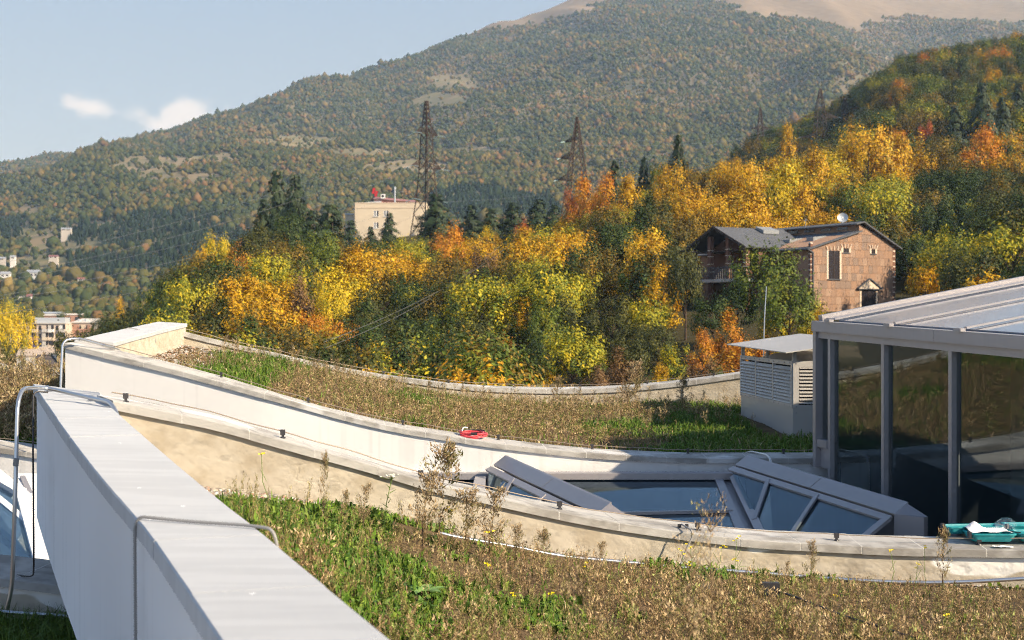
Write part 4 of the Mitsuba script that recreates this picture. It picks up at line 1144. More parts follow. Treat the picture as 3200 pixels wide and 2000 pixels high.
H = 1.3229
HAND = [  # centre, top and width in the photograph's view of 2419 pixels, height/width, colour, form
    (450, 648, 118, 1.25, 'yellow-green', 'round'), (375, 688, 95, 1.3, 'dark green', ''), (505, 640, 105, 1.3, 'olive', 'round'), (330, 705, 85, 1.2, 'dark green', ''), (298, 728, 62, 1.1, 'olive', ''), (285, 722, 40, 1.0, 'golden', ''),
    (512, 558, 78, 1.2, 'yellow', 'round'), (474, 578, 74, 1.2, 'golden', ''), (562, 566, 66, 1.2, 'olive', ''), (432, 622, 85, 1.2, 'olive', ''), (492, 606, 85, 1.1, 'yellow-green', ''), (590, 592, 60, 1.2, 'bronze', ''),
    (545, 598, 46, 1.5, 'orange', 'flame'), (632, 594, 118, 1.1, 'yellow-green', 'round'), (744, 580, 90, 1.1, 'lime green', ''), (700, 612, 110, 1.2, 'yellow-green', ''),
    (655, 404, 96, 2.0, 'pine', ''), (697, 412, 78, 2.0, 'pine', ''), (622, 470, 66, 1.7, 'pine', ''), (780, 482, 118, 1.25, 'pine', ''), (738, 496, 90, 1.3, 'pine', ''), (830, 520, 66, 1.4, 'pine', ''), (596, 528, 78, 1.2, 'olive', ''), (680, 500, 90, 1.3, 'dark green', ''),
    (875, 534, 42, 1.6, 'pine', ''), (921, 502, 58, 1.7, 'pine', ''), (880, 590, 125, 1.1, 'golden', 'round'), (940, 606, 100, 1.2, 'golden', ''), (822, 598, 80, 1.2, 'golden', ''), (962, 560, 96, 1.15, 'yellow-green', 'round'), (905, 645, 110, 1.2, 'bronze', ''),
    (782, 684, 100, 1.3, 'yellow', 'flame'), (752, 762, 52, 1.9, 'orange', 'flame'), (648, 690, 56, 1.4, 'golden', ''), (602, 724, 74, 1.2, 'brown', ''), (565, 724, 52, 1.6, 'golden', ''), (648, 728, 72, 1.3, 'golden', ''), (694, 692, 76, 1.2, 'brown', ''),
    (1070, 545, 98, 1.5, 'orange', 'flame'), (1150, 546, 64, 1.1, 'yellow', ''), (1232, 528, 62, 1.2, 'red', ''), (1030, 458, 108, 1.3, 'pine', ''), (1112, 484, 74, 1.4, 'pine', ''), (1160, 492, 80, 1.3, 'pine', ''), (1212, 478, 84, 1.35, 'pine', ''), (1272, 470, 80, 1.4, 'pine', ''), (1310, 484, 60, 1.3, 'pine', ''), (1082, 530, 40, 1.7, 'pine', ''),
    (1045, 606, 110, 1.2, 'bronze', ''), (1155, 590, 112, 1.2, 'brown', ''), (1240, 558, 112, 1.2, 'golden', 'round'), (1335, 552, 130, 1.1, 'golden', 'round'), (1290, 604, 108, 1.2, 'yellow-green', ''), (1198, 606, 100, 1.2, 'bronze', ''), (1100, 650, 104, 1.2, 'olive', ''), (1150, 566, 60, 1.2, 'golden', ''),
    (1478, 536, 92, 1.1, 'lime green', 'round'), (1512, 552, 130, 1.4, 'golden', 'stems'), (1405, 606, 110, 1.2, 'bronze', ''), (1360, 650, 84, 1.5, 'yellow-green', 'round'), (1192, 700, 62, 1.8, 'yellow', 'flame'), (1238, 696, 52, 1.7, 'golden', 'flame'), (1335, 700, 120, 1.0, 'olive', ''),
    (1376, 430, 92, 1.5, 'orange', 'flame'), (1345, 452, 60, 1.4, 'red', ''), (1432, 428, 90, 1.4, 'orange', ''), (1486, 430, 92, 1.3, 'golden', ''), (1436, 492, 100, 1.1, 'bronze', ''), (1412, 478, 70, 1.3, 'orange', ''), (1545, 470, 110, 1.2, 'olive', ''),
    (1602, 318, 62, 1.75, 'pine', ''), (1520, 370, 42, 1.5, 'pine', ''), (1452, 380, 54, 1.4, 'pine', ''), (1560, 394, 60, 1.2, 'lime green', ''), (1592, 388, 92, 1.3, 'golden', ''), (1650, 402, 100, 1.2, 'bronze', ''), (1704, 384, 104, 1.2, 'golden', ''), (1640, 440, 118, 1.2, 'golden', 'round'),
    (1764, 378, 112, 1.2, 'golden', 'round'), (1862, 312, 62, 2.0, 'golden', 'flame'), (1850, 398, 132, 1.2, 'yellow', 'stems'), (1778, 448, 130, 1.2, 'golden', ''), (1930, 368, 118, 1.2, 'golden', ''), (1966, 378, 92, 1.2, 'yellow', ''), (2052, 292, 136, 1.3, 'golden', 'round'), (1996, 400, 130, 1.2, 'golden', 'stems'), (2130, 332, 108, 1.2, 'golden', ''),
    (2232, 322, 96, 1.1, 'bronze', ''), (2190, 290, 54, 1.1, 'red', ''), (2122, 306, 44, 1.1, 'orange', ''), (2330, 318, 108, 1.3, 'orange', ''), (2385, 316, 92, 1.3, 'golden', ''), (2375, 420, 100, 1.2, 'bronze', ''), (2092, 440, 140, 1.15, 'yellow-green', 'round'), (2012, 432, 120, 1.2, 'lime green', ''), (2250, 432, 122, 1.25, 'dark green', ''),
    (2196, 474, 112, 1.2, 'dark green', ''), (2360, 442, 100, 1.2, 'olive', ''), (2320, 196, 84, 2.0, 'pine', ''), (2368, 230, 62, 1.9, 'pine', ''), (2404, 196, 56, 2.2, 'pine', ''), (2256, 250, 60, 1.6, 'pine', ''), (2248, 540, 112, 1.15, 'yellow-green', ''), (2330, 520, 118, 1.2, 'dark green', ''), (2400, 560, 84, 1.3, 'yellow-green', ''),
    (2192, 616, 132, 1.15, 'golden', 'stems'), (2312, 640, 64, 1.3, 'golden', ''), (2150, 560, 90, 1.3, 'dark green', ''), (2390, 640, 90, 1.2, 'dark green', ''), (2280, 612, 90, 1.2, 'olive', ''),
    (1812, 590, 166, .95, 'lime green', 'round'), (1742, 672, 108, 1.1, 'dark green', ''), (1684, 700, 110, 1.1, 'dark green', ''), (1862, 664, 150, 1.05, 'lime green', 'stems'), (1908, 690, 100, 1.1, 'yellow-green', ''), (1722, 742, 92, 1.2, 'orange', ''), (1832, 726, 82, 1.2, 'yellow-green', ''), (1936, 740, 60, 1.3, 'golden', ''), (1660, 790, 80, 1.2, 'orange', ''),
    (1618, 580, 88, 2.0, 'olive', 'round'), (1562, 640, 104, 1.2, 'golden', ''), (1602, 650, 60, 1.3, 'golden', ''), (1450, 700, 128, 1.1, 'olive', ''), (1532, 702, 110, 1.1, 'yellow-green', ''), (1552, 762, 100, 1.1, 'olive', ''), (1355, 772, 164, 1.0, 'yellow-green', 'round'),
    (1130, 860, 58, 1.2, 'golden', 'flame'), (1302, 876, 52, 1.1, 'golden', ''), (1390, 884, 42, 1.2, 'golden', ''), (1422, 868, 60, 1.1, 'brown', ''), (1190, 792, 60, 1.5, 'orange', ''), (1206, 762, 74, 1.3, 'bronze', ''), (1000, 752, 112, 1.1, 'dark green', ''), (1062, 782, 118, 1.1, 'dark green', ''), (950, 722, 110, 1.2, 'olive', ''), (872, 762, 116, 1.1, 'dark green', ''),
    (862, 716, 96, 1.2, 'olive', ''), (820, 802, 110, 1.1, 'olive', ''), (932, 802, 108, 1.1, 'yellow-green', ''), (1002, 852, 90, 1.1, 'olive', ''), (1092, 850, 90, 1.1, 'olive', ''), (702, 762, 100, 1.1, 'olive', ''), (622, 776, 94, 1.1, 'dark green', ''), (562, 782, 86, 1.1, 'bronze', ''), (452, 742, 70, 1.1, 'bronze', ''), (520, 720, 80, 1.2, 'dark green', ''),
    (1290, 722, 118, 1.2, 'lime green', ''), (1232, 764, 98, 1.1, 'dark green', ''), (1282, 802, 98, 1.1, 'dark green', ''), (1482, 792, 108, 1.1, 'olive', ''), (1592, 802, 90, 1.1, 'yellow-green', ''), (1562, 866, 70, 1.1, 'golden', ''), (1642, 852, 80, 1.1, 'brown', ''), (1470, 862, 60, 1.1, 'brown', ''), (700, 832, 90, 1.1, 'dark green', ''), (1120, 740, 110, 1.15, 'olive', ''), (1150, 820, 90, 1.1, 'lime green', ''),
    (880, 850, 60, 1.2, 'golden', ''), (755, 830, 70, 1.2, 'olive', ''), (1040, 690, 110, 1.2, 'bronze', ''), (960, 660, 100, 1.2, 'dark green', ''), (2060, 470, 100, 1.2, 'bronze', ''), (1900, 452, 110, 1.2, 'golden', ''), (1700, 470, 110, 1.2, 'golden', ''), (1600, 520, 100, 1.2, 'bronze', ''), (1660, 540, 80, 1.3, 'bronze', ''), (2130, 500, 110, 1.2, 'bronze', ''),
]
TREES = []                                                          # x, y, z, width, height, colour, form


def hill_depth(u, vt, hpx, lo=92, hi=460):
    """Depth at which a tree whose top shows at vt and that is hpx tall stands on the hill."""
    y = np.geomspace(lo, hi, 220)
    g = ground((u - CU) / F * y, y)
    vg = CV - F * g / y
    vis = vg <= np.minimum.accumulate(vg) + 30
    d = np.abs(vg - (vt + hpx)) + np.where(vis, 0, 500)
    k = int(np.argmin(d))
    return y[k], g[k], vg[k]


for cx_, ty, wd, ar, pal_, form in HAND:
    u, vt, w = cx_ * H, ty * H, wd * H
    hpx = w * ar * (1.12 if pal_ != 'pine' else 1.05)
    lo, hi = (92, 460)
    if pal_ == 'pine' and cx_ < 1330 and ty < 540:
        lo, hi = (235, 330) if cx_ < 845 else (330, 420)
    if cx_ > 2080 and ty < 300:
        lo, hi = 300, 560
    if 1655 < cx_ < 1960 and 570 < ty < 760:
        lo, hi = 96, 150                                              # in front of the stone house
    if 1960 < cx_ < 2330 and 600 < ty < 660:
        lo, hi = 110, 150
    if cx_ > 2110 and 500 < ty < 605:
        lo, hi = 192, 420
    if cx_ == 1618:
        lo, hi = 140, 160
    Y, g, vg = hill_depth(u, vt, hpx, lo, hi)
    hm = (CV - vt) / F * Y - g                                        # real height from the ground
    hm = float(np.clip(hm, 2.2, 24))
    wm = w / F * Y * (1.0 if pal_ != 'pine' else 1.25)
    wm = min(wm, hm * 1.25)
    TREES.append([(u - CU) / F * Y, Y, g, wm, hm, pal_, form])
HAND_N = len(TREES)

# between them: the rest of the wood, coloured like the trees around
hu = np.array([[h[0] * H, (h[1] + h[2] * .5) * H] for h in HAND])
r = np.random.default_rng(77)
HO = np.array([36.74, 175.0]); ht = np.array([.866, .5]); ha = np.array([-.5, .866])


def free(x, y, gap):
    d = np.array([x, y]) - HO
    a, b = d @ ht, d @ ha
    if -7 < a < 17 and -2.5 < b < 27:
        return False
    u_, _ = CU + F * x / y, 0
    if 1085 < u_ < 1345 and 300 < y < 440:
        return False
    if 2120 < u_ < 2790 and 138 < y < 200 and b < 12:
        return False
    for t in TREES:
        if (t[0] - x) ** 2 + (t[1] - y) ** 2 < gap * gap:
            return False
    return True


cand = []
for _ in range(9000):
    y = math.exp(r.uniform(math.log(84), math.log(470)))
    u = r.uniform(230, 3330)
    cand.append((y, u))
extra = 0
for y, u in cand:
    x = (u - CU) / F * y
    g = float(ground(x, y))
    if g < -11.6 or (u < 620 and y > 250):
        continue
    hm = r.uniform(5.5, 9.5) * (1.0 if y < 300 else 1.15)
    if not seen(np.array([x]), np.array([y]), np.array([g + hm]), 0)[0]:
        continue
    vt = CV - F * (g + hm) / y
    if y < 165 and 1600 < u < 2790:
        hm *= .55
        vt = CV - F * (g + hm) / y
        if vt < 1000 and u > 2130:
            continue
    if (y < 170 and 2560 < u < 3030 and vt < 960) or (y < 205 and 2600 < u < 2920):
        continue
    if 1085 < u < 1350 and vt < 745 or 1290 < u < 1400 and vt < 700 and y < 380:
        continue
    # keep the outline of the wood: no higher than the trees placed from the photograph
    top = np.interp(u, [230, 380, 480, 560, 640, 760, 800, 1100, 1300, 1560, 1740, 1800, 1990, 2100, 2300, 2450, 2620, 2800, 3000, 3200], [1010, 965, 900, 830, 770, 740, 700, 745, 730, 720, 690, 620, 585, 545, 505, 505, 430, 420, 420, 420])
    if vt < top:
        continue
    if not free(x, y, r.uniform(3.6, 5.4) if y < 300 else 6):
        continue
    k = np.argsort((hu[:, 0] - u) ** 2 + ((hu[:, 1] - vt - 60) * 1.3) ** 2)[0]
    pal_ = HAND[k][4]
    if pal_ in ('pine', 'red') or r.random() < .35:
        pal_ = ['olive', 'dark green', 'bronze', 'yellow-green', 'dark green'][int(r.integers(0, 5))]
    TREES.append([x, y, g, hm * r.uniform(.75, 1.05), hm, pal_, ''])
    extra += 1

# how much of each tree shows: paint them from near to far
order = sorted(range(len(TREES)), key=lambda i: TREES[i][1])
buf = np.zeros((400, 640), bool)
shown = np.zeros(len(TREES))
gy, gx = np.mgrid[0:400, 0:640]
blk = [(q1, 0.0)]
for q in (q2, q3):
    uq, vq = uv_of(q)
    lim = np.interp(np.arange(640) * 5, uq, vq, left=0 if False else 2000, right=vq[-1])
    buf |= (gy * 5 > lim[None, :])
buf |= (gx * 5 > 2560) & (gy * 5 > 1000 - (gx * 5 - 2560) * .18)
for i in order:
    x, y, g, w, h, pal_, form = TREES[i]
    u0, v0 = CU + F * x / y, CV - F * (g + h * .55) / y
    a, b = w * .46 / y * F / 5, h * .42 / y * F / 5
    m = ((gx - u0 / 5) / a) ** 2 + ((gy - v0 / 5) / b) ** 2 < 1
    new = m & ~buf
    shown[i] = new.sum()
    buf |= m
rank = [i for i in sorted(range(len(TREES)), key=lambda i: -shown[i]) if shown[i] > 0]
single = set(rank[:295])

mid = {'house': (2480, 820), 'block': (1220, 690), 'pylon': (1800, 470), 'meet': (1620, 1215), 'tip': (500, 1010), 'pav': (2900, 960)}
WORDS = {'house': 'the stone house', 'block': 'the cream building', 'pylon': 'the tapering pylon', 'meet': 'the low back coping', 'tip': 'the raised roof tip', 'pav': 'the pavilion roof'}
ORD = 'first second third fourth fifth sixth seventh eighth ninth tenth eleventh twelfth thirteenth fourteenth fifteenth sixteenth seventeenth eighteenth nineteenth twentieth'.split()
ORD += ['twenty-' + o for o in ORD[:9]] + ['thirtieth'] + ['thirty-' + o for o in ORD[:9]]
FORM = {'round': 'round crowned', 'flame': 'pointed', 'stems': 'ragged', 'pine': 'shaggy'}
info = {}
r = np.random.default_rng(78)
for i, t in enumerate(TREES):
    pal_, form = t[5], t[6]
    opts = [o for o in VAR[pal_] if not form or o[0] == form] or VAR[pal_]
    sh, g = opts[int(r.integers(0, len(opts)))]
    info[i] = (sh, g, float(r.uniform(0, 360)))
fam = {}
for i in single:
    x, y, g, w, h, pal_, form = TREES[i]
    u, v = CU + F * x / y, CV - F * (g + h * .5) / y
    near = min(mid, key=lambda k_: (mid[k_][0] - u) ** 2 + (1.6 * (mid[k_][1] - v)) ** 2)
    du, dv = u - mid[near][0], v - mid[near][1]
    rel = ('below' if dv > 0 else 'above') if abs(dv) > 60 or abs(du) < 130 else 'beside'
    if rel == 'beside':
        rel = 'townward of' if du < 0 else 'uphill of'
    fam.setdefault((pal_, info[i][0], rel, near), []).append((u, i))
tree_label = {}
for (pal_, sh, rel, near), rows in fam.items():
    rows.sort()
    kind = 'pine tree' if pal_ == 'pine' else 'tree'
    head = f"{FORM[sh]} {'dark green ' if pal_ == 'pine' else pal_ + ' '}{kind} {rel} {WORDS[near]}"
    for j, (u, i) in enumerate(rows):
        tree_label[i] = head if len(rows) == 1 else f'{head}, {ORD[j]} from the town end'


def instance(key, grp, M):
    scene[key] = {'type': 'instance', 'shapegroup': {'type': 'ref', 'id': grp}, 'to_world': M}


wood_n = 0
for i, (x, y, g, w, h, pal_, form) in enumerate(TREES):
    sh, grp, rot = info[i]
    M = T().translate([x, y, g - .15]).rotate([0, 0, 1], rot).scale([w, w, h])
    tk = f"trunk_form_{int(pal_ == 'pine')}_{i % 3}"
    MT = T().translate([x, y, g - .15]).rotate([0, 0, 1], rot).scale([max(w, h * .5)] * 2 + [h])
    if i in single:
        k = thing('pine_tree' if pal_ == 'pine' else 'broadleaf_tree', tree_label[i], 'tree', 'trees on the near hillside')
        instance(k + '__crown', grp, M)
        instance(k + '__trunk', tk, MT)
    else:
        wood_n += 1
        instance(f'hillside_wood__{wood_n:03d}', grp, M)

# the farther ridge of the same wood, seen as one mass
r = np.random.default_rng(79)
for _ in range(1700):
    y = math.sqrt(r.uniform(440 ** 2, 900 ** 2)); u = r.uniform(1900, 3420)
    x = (u - CU) / F * y
    g = float(ground(x, y)); hm = r.uniform(8, 12.5)
    if not seen(np.array([x]), np.array([y]), np.array([g + hm]), -2)[0]:
        continue
    if u < 2350 and CV - F * (g + hm) / y < np.interp(u, [1900, 2150, 2350], [560, 500, 440]):
        hm *= .6
    if 2480 < u < 2700 and 520 < y < 640 and r.random() < .6:
        hm *= .5
    tone = meshkit.noise(np.array([x / 45, y / 45, .5]), 4)
    p_ = ['olive', 'bronze', 'lime green', 'olive', 'yellow-green', 'lime green', 'bronze', 'dark green', 'olive', 'golden', 'yellow-green', 'brown']
    q_ = r.random()
    pal_ = p_[min(11, int((q_ * .75 + tone * .35) * 11))] if q_ < .975 else 'orange'
    if pal_ == 'golden' and r.random() < .4:
        pal_ = 'bronze'
    sh, grp = VAR[pal_][int(r.integers(0, len(VAR[pal_])))]
    wood_n += 1
    instance(f'hillside_wood__{wood_n:03d}', grp, T().translate([x, y, g - .3]).rotate([0, 0, 1], float(r.uniform(0, 360))).scale([hm * .98, hm * .98, hm]))
labels['hillside_wood'] = {'label': 'mixed autumn wood filling the hillside and its far ridge', 'kind': 'stuff', 'category': 'wood'}
# ---------------------------------------------------------------- pylons and lines
def pylon(name, label, base, height, widths, arms, yaw, mat_='rusty_steel', one_side=False, hang=True):
    """widths: (share of the height, half width). arms: (share of height, half length, rise)."""
    k = thing(name, label, 'pylon', 'lattice pylons on the hillside')
    c, s = math.cos(yaw), math.sin(yaw)
    R = np.array([[c, -s, 0], [s, c, 0], [0, 0, 1.0]])
    P = lambda x, y, z: R @ np.array([x, y, z]) + base
    zs_ = np.array([w[0] for w in widths]) * height
    ws = np.array([w[1] for w in widths])
    hw = lambda z: np.interp(z, zs_, ws)
    th = .23
    for sx, sy in ((-1, -1), (1, -1), (1, 1), (-1, 1)):
        mb = MB()
        for a, b in zip(zs_[:-1], zs_[1:]):
            mb.bar(P(sx * hw(a), sy * hw(a), a), P(sx * hw(b), sy * hw(b), b + .02), th, th, (1, .3, 0))
        part(k, 'leg', mb, mat_)
    mb = MB()
    z = 0.0
    while z < height * .985:
        st = max(1.1, hw(z) * 1.9)
        z2_ = min(z + st, height)
        a, b = hw(z), hw(z2_)
        for i in range(4):
            co = [(-1, -1), (1, -1), (1, 1), (-1, 1)]
            (x0, y0), (x1, y1) = co[i], co[(i + 1) % 4]
            mb.bar(P(x0 * a, y0 * a, z), P(x1 * b, y1 * b, z2_), .12, .12, (.2, .3, .9))
            mb.bar(P(x1 * a, y1 * a, z), P(x0 * b, y0 * b, z2_), .12, .12, (.2, .3, .9))
        z = z2_
    part(k, 'bracing', mb, mat_, kind='stuff')
    tips = []
    for zf, half, rise in arms:
        z = zf * height
        h = hw(z)
        for sx in ((-1,) if one_side else (-1, 1)):
            mb = MB()
            tip = P(sx * half, 0, z + .1)
            for sy in (-1, 1):
                mb.bar(P(sx * h, sy * h, z), tip, .17, .17, (0, 0.1, 1))
                mb.bar(P(sx * h, sy * h, z + rise), tip, .15, .15, (0, 0.1, 1))
                n = 5
                for q_ in range(n):
                    t0, t1 = q_ / n, (q_ + .5) / n
                    lo = lambda t: P(sx * (h + (half - h) * t), sy * h * (1 - t), z + .1 * t)
                    hi = lambda t: P(sx * (h + (half - h) * t), sy * h * (1 - t), z + rise + (.1 - rise) * t)
                    mb.bar(lo(t0), hi(t1), .08, .08, (0.1, .2, 1)).bar(hi(t1), lo(min(1, t0 + 1 / n)), .08, .08, (0.1, .2, 1))
            part(k, 'cross_arm', mb, mat_)
            tips.append((sx, zf, tip))
            if hang:
                mb = MB()
                for q_, dz in ((-1, -.5), (1, -.9)):
                    e = tip + R @ np.array([sx * .4, q_ * 2.6, 0]) * np.array([1, 1, 1]) + (0, 0, dz)
                    pth = np.linspace(tip, e, 7)
                    mb.tube(pth, [.05, .12, .07, .12, .07, .12, .05], 6)
                part(k, 'insulator', mb, 'insulator')
    return k, tips


b1 = at(1333, 787, 380.0); b1[2] = float(ground(b1[0], b1[1])) - .3
h1 = (CV - 315) / F * 380 - b1[2]
_, t1 = pylon('power_pylon', 'tall rusty lattice pylon with two broad arms in front of the cream building', b1, h1,
              [(0, 3.1), (.26, 2.0), (.48, 1.45), (.75, 1.05), (.98, .34), (1.0, .3)], [(.265, 5.4, 1.6), (.505, 6.2, 2.1), (.752, 4.6, 2.0)], .95)
b2 = at(1803, 640, 372.0); b2[2] = float(ground(b2[0], b2[1])) - .3
h2 = (CV - 365) / F * 372 - b2[2]
_, t2 = pylon('power_pylon', 'shorter tapering rusty pylon rising from the orange trees', b2, h2,
              [(0, 3.3), (.30, 2.45), (.99, .22), (1.0, .2)], [(.39, 5.2, 1.4), (.60, 4.4, 1.5), (.76, 3.2, 1.2)], -.35, one_side=True)
b3 = at(2563, 470, 560.0); b3[2] = float(ground(b3[0], b3[1])) - 1
h3 = (CV - 276) / F * 560 - b3[2]
_, t3 = pylon('power_pylon', 'double armed pylon with pale insulators against the far wooded ridge', b3, h3, [(0, 3.4), (.45, 2.2), (.8, 1.3), (1, .25)], [(.42, 8.5, 1.6), (.66, 7.4, 1.6)], .12)
b4 = at(2376, 480, 640.0); b4[2] = float(ground(b4[0], b4[1])) - 1
h4 = (CV - 336) / F * 640 - b4[2]
_, t4 = pylon('power_pylon', 'slim single armed pylon farther down the far ridge', b4, h4, [(0, 1.7), (.7, 1.0), (1, .2)], [(.62, 4.2, 1.2)], .1, hang=False)
b5 = at(2640, 470, 600.0); b5[2] = float(ground(b5[0], b5[1])) - 1
h5 = (CV - 306) / F * 600 - b5[2]
_, t5 = pylon('power_pylon', 'dark slender pylon directly next to the double armed pylon', b5, h5, [(0, 1.3), (.8, .9), (1, .3)], [(.45, 3.4, 1.0), (.72, 3.0, 1.0)], .8, hang=False)


def line(label, a, b, sag, r_=.02):
    k = thing('power_line', label, 'power line', 'power lines strung between pylons')
    t = np.linspace(0, 1, 40)[:, None]
    p = np.asarray(a) * (1 - t) + np.asarray(b) * t - np.array([0, 0, 1.0]) * sag * 4 * t * (1 - t)
    part(k, 'wire', MB().tube(p, r_, 4), 'line_wire', True)


tip = lambda ts, sx, n: [q_[2] for q_ in ts if q_[0] == sx][n]
for n_, nm in enumerate(('lowest', 'middle', 'highest')):
    line(f'{nm} power line from the tall pylon to the shorter tapering pylon', tip(t1, 1, n_) + (.4, .5, -.9), tip(t2, -1, n_) + (-.3, -.5, -.6), 3.2 - n_ * .5)
    line(f'{nm} rear power line from the tall pylon towards the wooded hilltop', tip(t1, -1, n_) + (-.4, .5, -.9), at(2150, 505 - n_ * 45, 470.0), 3.5)
    line(f'{nm} power line falling from the tall pylon over the autumn trees', tip(t1, 1, n_) + (.4, -.5, -.9), at(-330, 930 + 46 * (2 - n_), 170.0), 4.0)
    line(f'{nm} rear power line falling from the tall pylon towards the town', tip(t1, -1, n_) + (-.4, -.5, -.9), at(-420, 900 + 40 * (2 - n_), 185.0), 4.0)
    line(f'{nm} power line from the tapering pylon up to the far ridge', tip(t2, -1, n_) + (-.3, .5, -.6), tip(t3, -1 if n_ < 2 else 1, min(n_, 1)), 4.0)
line('single power line from the double armed pylon to the slim pylon', tip(t3, -1, 1), tip(t4, 1, 0), 2.0)
line('loose low power line crossing the orange and green trees', at(1010, 1090, 130.0), at(1560, 770, 240.0), 1.5)
line('second loose low power line crossing the orange and green trees', at(1010, 1070, 131.0), at(1600, 760, 241.0), 1.2)

# ---------------------------------------------------------------- the stone house
k = thing('stone_house', 'brown tuff stone house with grey roofs, arched balcony and tall gable', 'house')
HM = (np.stack([np.append(ht, 0), np.append(ha, 0), [0, 0, 1.0]], 1), np.append(HO, 0))
Hp = lambda a, b, z: HM[0] @ np.array([a, b, z]) + HM[1]
WG, DG = 14.2, 22.0
zl, zr, zap, zlo, sp = 9.05, 9.45, 12.25, 11.25, 8.1
ZB = -3.0


def prism(mb, outline, b0, b1):
    """An outline in (a, z) run from b0 to b1."""
    n = len(outline)
    v = [Hp(a, b0, z) for a, z in outline] + [Hp(a, b1, z) for a, z in outline]
    f = [[0, i, i + 1] for i in range(1, n - 1)] + [[n, n + i + 1, n + i] for i in range(1, n - 1)]
    for i in range(n):
        j = (i + 1) % n
        f += [[i, n + i, n + j], [i, n + j, j]]
    return mb.add(v, f)


mb = prism(MB(), [(0, ZB), (sp, ZB), (sp, zlo), (0, zl)], .06, DG)
prism(mb, [(sp, ZB), (WG, ZB), (WG, zr), (sp, zap - .1)], .06, DG)
part(k, 'wall', mb, 'house_wall')
wins = [(2.9, 4.75, 5.1, 8.6), (5.35, 6.3, 8.45, 8.95), (10.1, 10.75, 8.4, 8.95), (8.4, 10.85, .9, 3.75)]
rr_ = np.random.default_rng(4)
zrow = np.arange(-1.0, 12.4, .98)
topz = lambda a: np.interp(a, [0, sp - .01, sp, WG], [zl, zlo, zap - .12, zr]) - .12
for i, z0 in enumerate(zrow):
    a0 = 0.35
    while a0 < WG - .35:
        a1 = min(a0 + rr_.uniform(.55, .95), WG - .3)
        z1_ = z0 + .97
        mid_a = (a0 + a1) / 2
        zt0, zt1 = min(z1_, topz(a0)), min(z1_, topz(a1 - .01))
        if zt0 > z0 + .1 and zt1 > z0 + .1:
            hit = [w_ for w_ in wins if a1 > w_[0] - .02 and a0 < w_[1] + .02 and z1_ > w_[2] - .02 and z0 < w_[3] + .02]
            segs = [(a0, a1, z0, zt0, zt1)]
            if hit:
                w_ = hit[0]
                segs = []
                if a0 < w_[0]:
                    segs.append((a0, w_[0], z0, zt0, zt1))
                if a1 > w_[1]:
                    segs.append((w_[1], a1, z0, zt0, zt1))
                ia, ib = max(a0, w_[0]), min(a1, w_[1])
                if z0 < w_[2]:
                    segs.append((ia, ib, z0, w_[2], w_[2]))
                if z1_ > w_[3] and min(zt0, zt1) > w_[3]:
                    segs.append((ia, ib, w_[3], zt0, zt1))
            for (p0, p1_, q0_, q1a, q1b) in segs:
                if p1_ - p0 < .06 or q1a - q0_ < .04 or q1b - q0_ < .04:
                    continue
                pr = rr_.uniform(0, .012)
                mbt = MB().hexa([Hp(p0 + .012, -pr, q0_ + .012), Hp(p1_ - .012, -pr, q0_ + .012), Hp(p1_ - .012, .06, q0_ + .012), Hp(p0 + .012, .06, q0_ + .012),
                                 Hp(p0 + .012, -pr, q1a - .012), Hp(p1_ - .012, -pr, q1b - .012), Hp(p1_ - .012, .06, q1b - .012), Hp(p0 + .012, .06, q1a - .012)])
                part(k, 'wall__facing_stone', mbt, f'tuff_{int(rr_.choice(4, p=[.36, .3, .14, .2]))}')
        a0 = a1
for n_, (a0, a1, z0, z1_) in enumerate(wins):
    w_ = part(k, 'window', MB().box((a0, .02, z0), (a1, .05, z1_), HM), 'window_dark')
    part(w_, 'frame', MB().box(((a0 + a1) / 2 - .05, -.03, z0), ((a0 + a1) / 2 + .05, .02, z1_), HM).box((a0, -.03, z0), (a0 + .09, .02, z1_), HM).box((a1 - .09, -.03, z0), (a1, .02, z1_), HM), 'dark_wood')
    part(w_, 'sill', MB().box((a0 - .15, -.16, z0 - .12), (a1 + .15, .05, z0 - .005), HM), 'slate')
    mb = MB().box((a0 - .28, -.05, z0), (a0 - .015, .04, z1_ + .1), HM).box((a1 + .015, -.05, z0), (a1 + .28, .04, z1_ + .1), HM)
    m = max(3, int((a1 - a0) / .42))
    for q_ in range(m + 1):
        t = q_ / m
        x_ = a0 - .15 + (a1 - a0 + .3) * t
        sp_ = (t - .5) * .5
        if n_ < 3:
            mb.bar(Hp(x_, -.04, z1_ + .06), Hp(x_ + sp_, -.04, z1_ + .55), .1, .16, ha[0] * np.array([1, 0, 0]) + np.array([0, 1, 0]))
    part(w_, 'surround', mb, 'pale_trim')
part(k, 'pediment', prism(MB(), [(7.9, 3.95), (11.35, 3.95), (9.62, 5.1)], -.22, .03), 'pale_trim')
part(k, 'pediment_roof', MB().bar(Hp(7.6, -.15, 3.98), Hp(9.62, -.15, 5.22), .5, .12, (0, 0, 1)).bar(Hp(9.62, -.15, 5.22), Hp(11.65, -.15, 3.98), .5, .12, (0, 0, 1)).bar(Hp(7.6, -.15, 3.9), Hp(11.65, -.15, 3.9), .5, .1), 'slate')
for a_ in (0, WG - .34):
    for i, z0 in enumerate(np.arange(-1, 9, .66)):
        part(k, 'wall__corner_stone', MB().box((a_ - .03, -.04, z0), (a_ + .37, .35, z0 + .5), HM), 'brick_dark')
        part(k, 'wall__corner_band', MB().box((a_ - .02, -.03, z0 + .5), (a_ + .36, .34, z0 + .66), HM), 'pale_trim')
ov = .55


def slope(key, p, th=.16, m='slate'):
    return part(k, key, MB().poly(p, th), m)


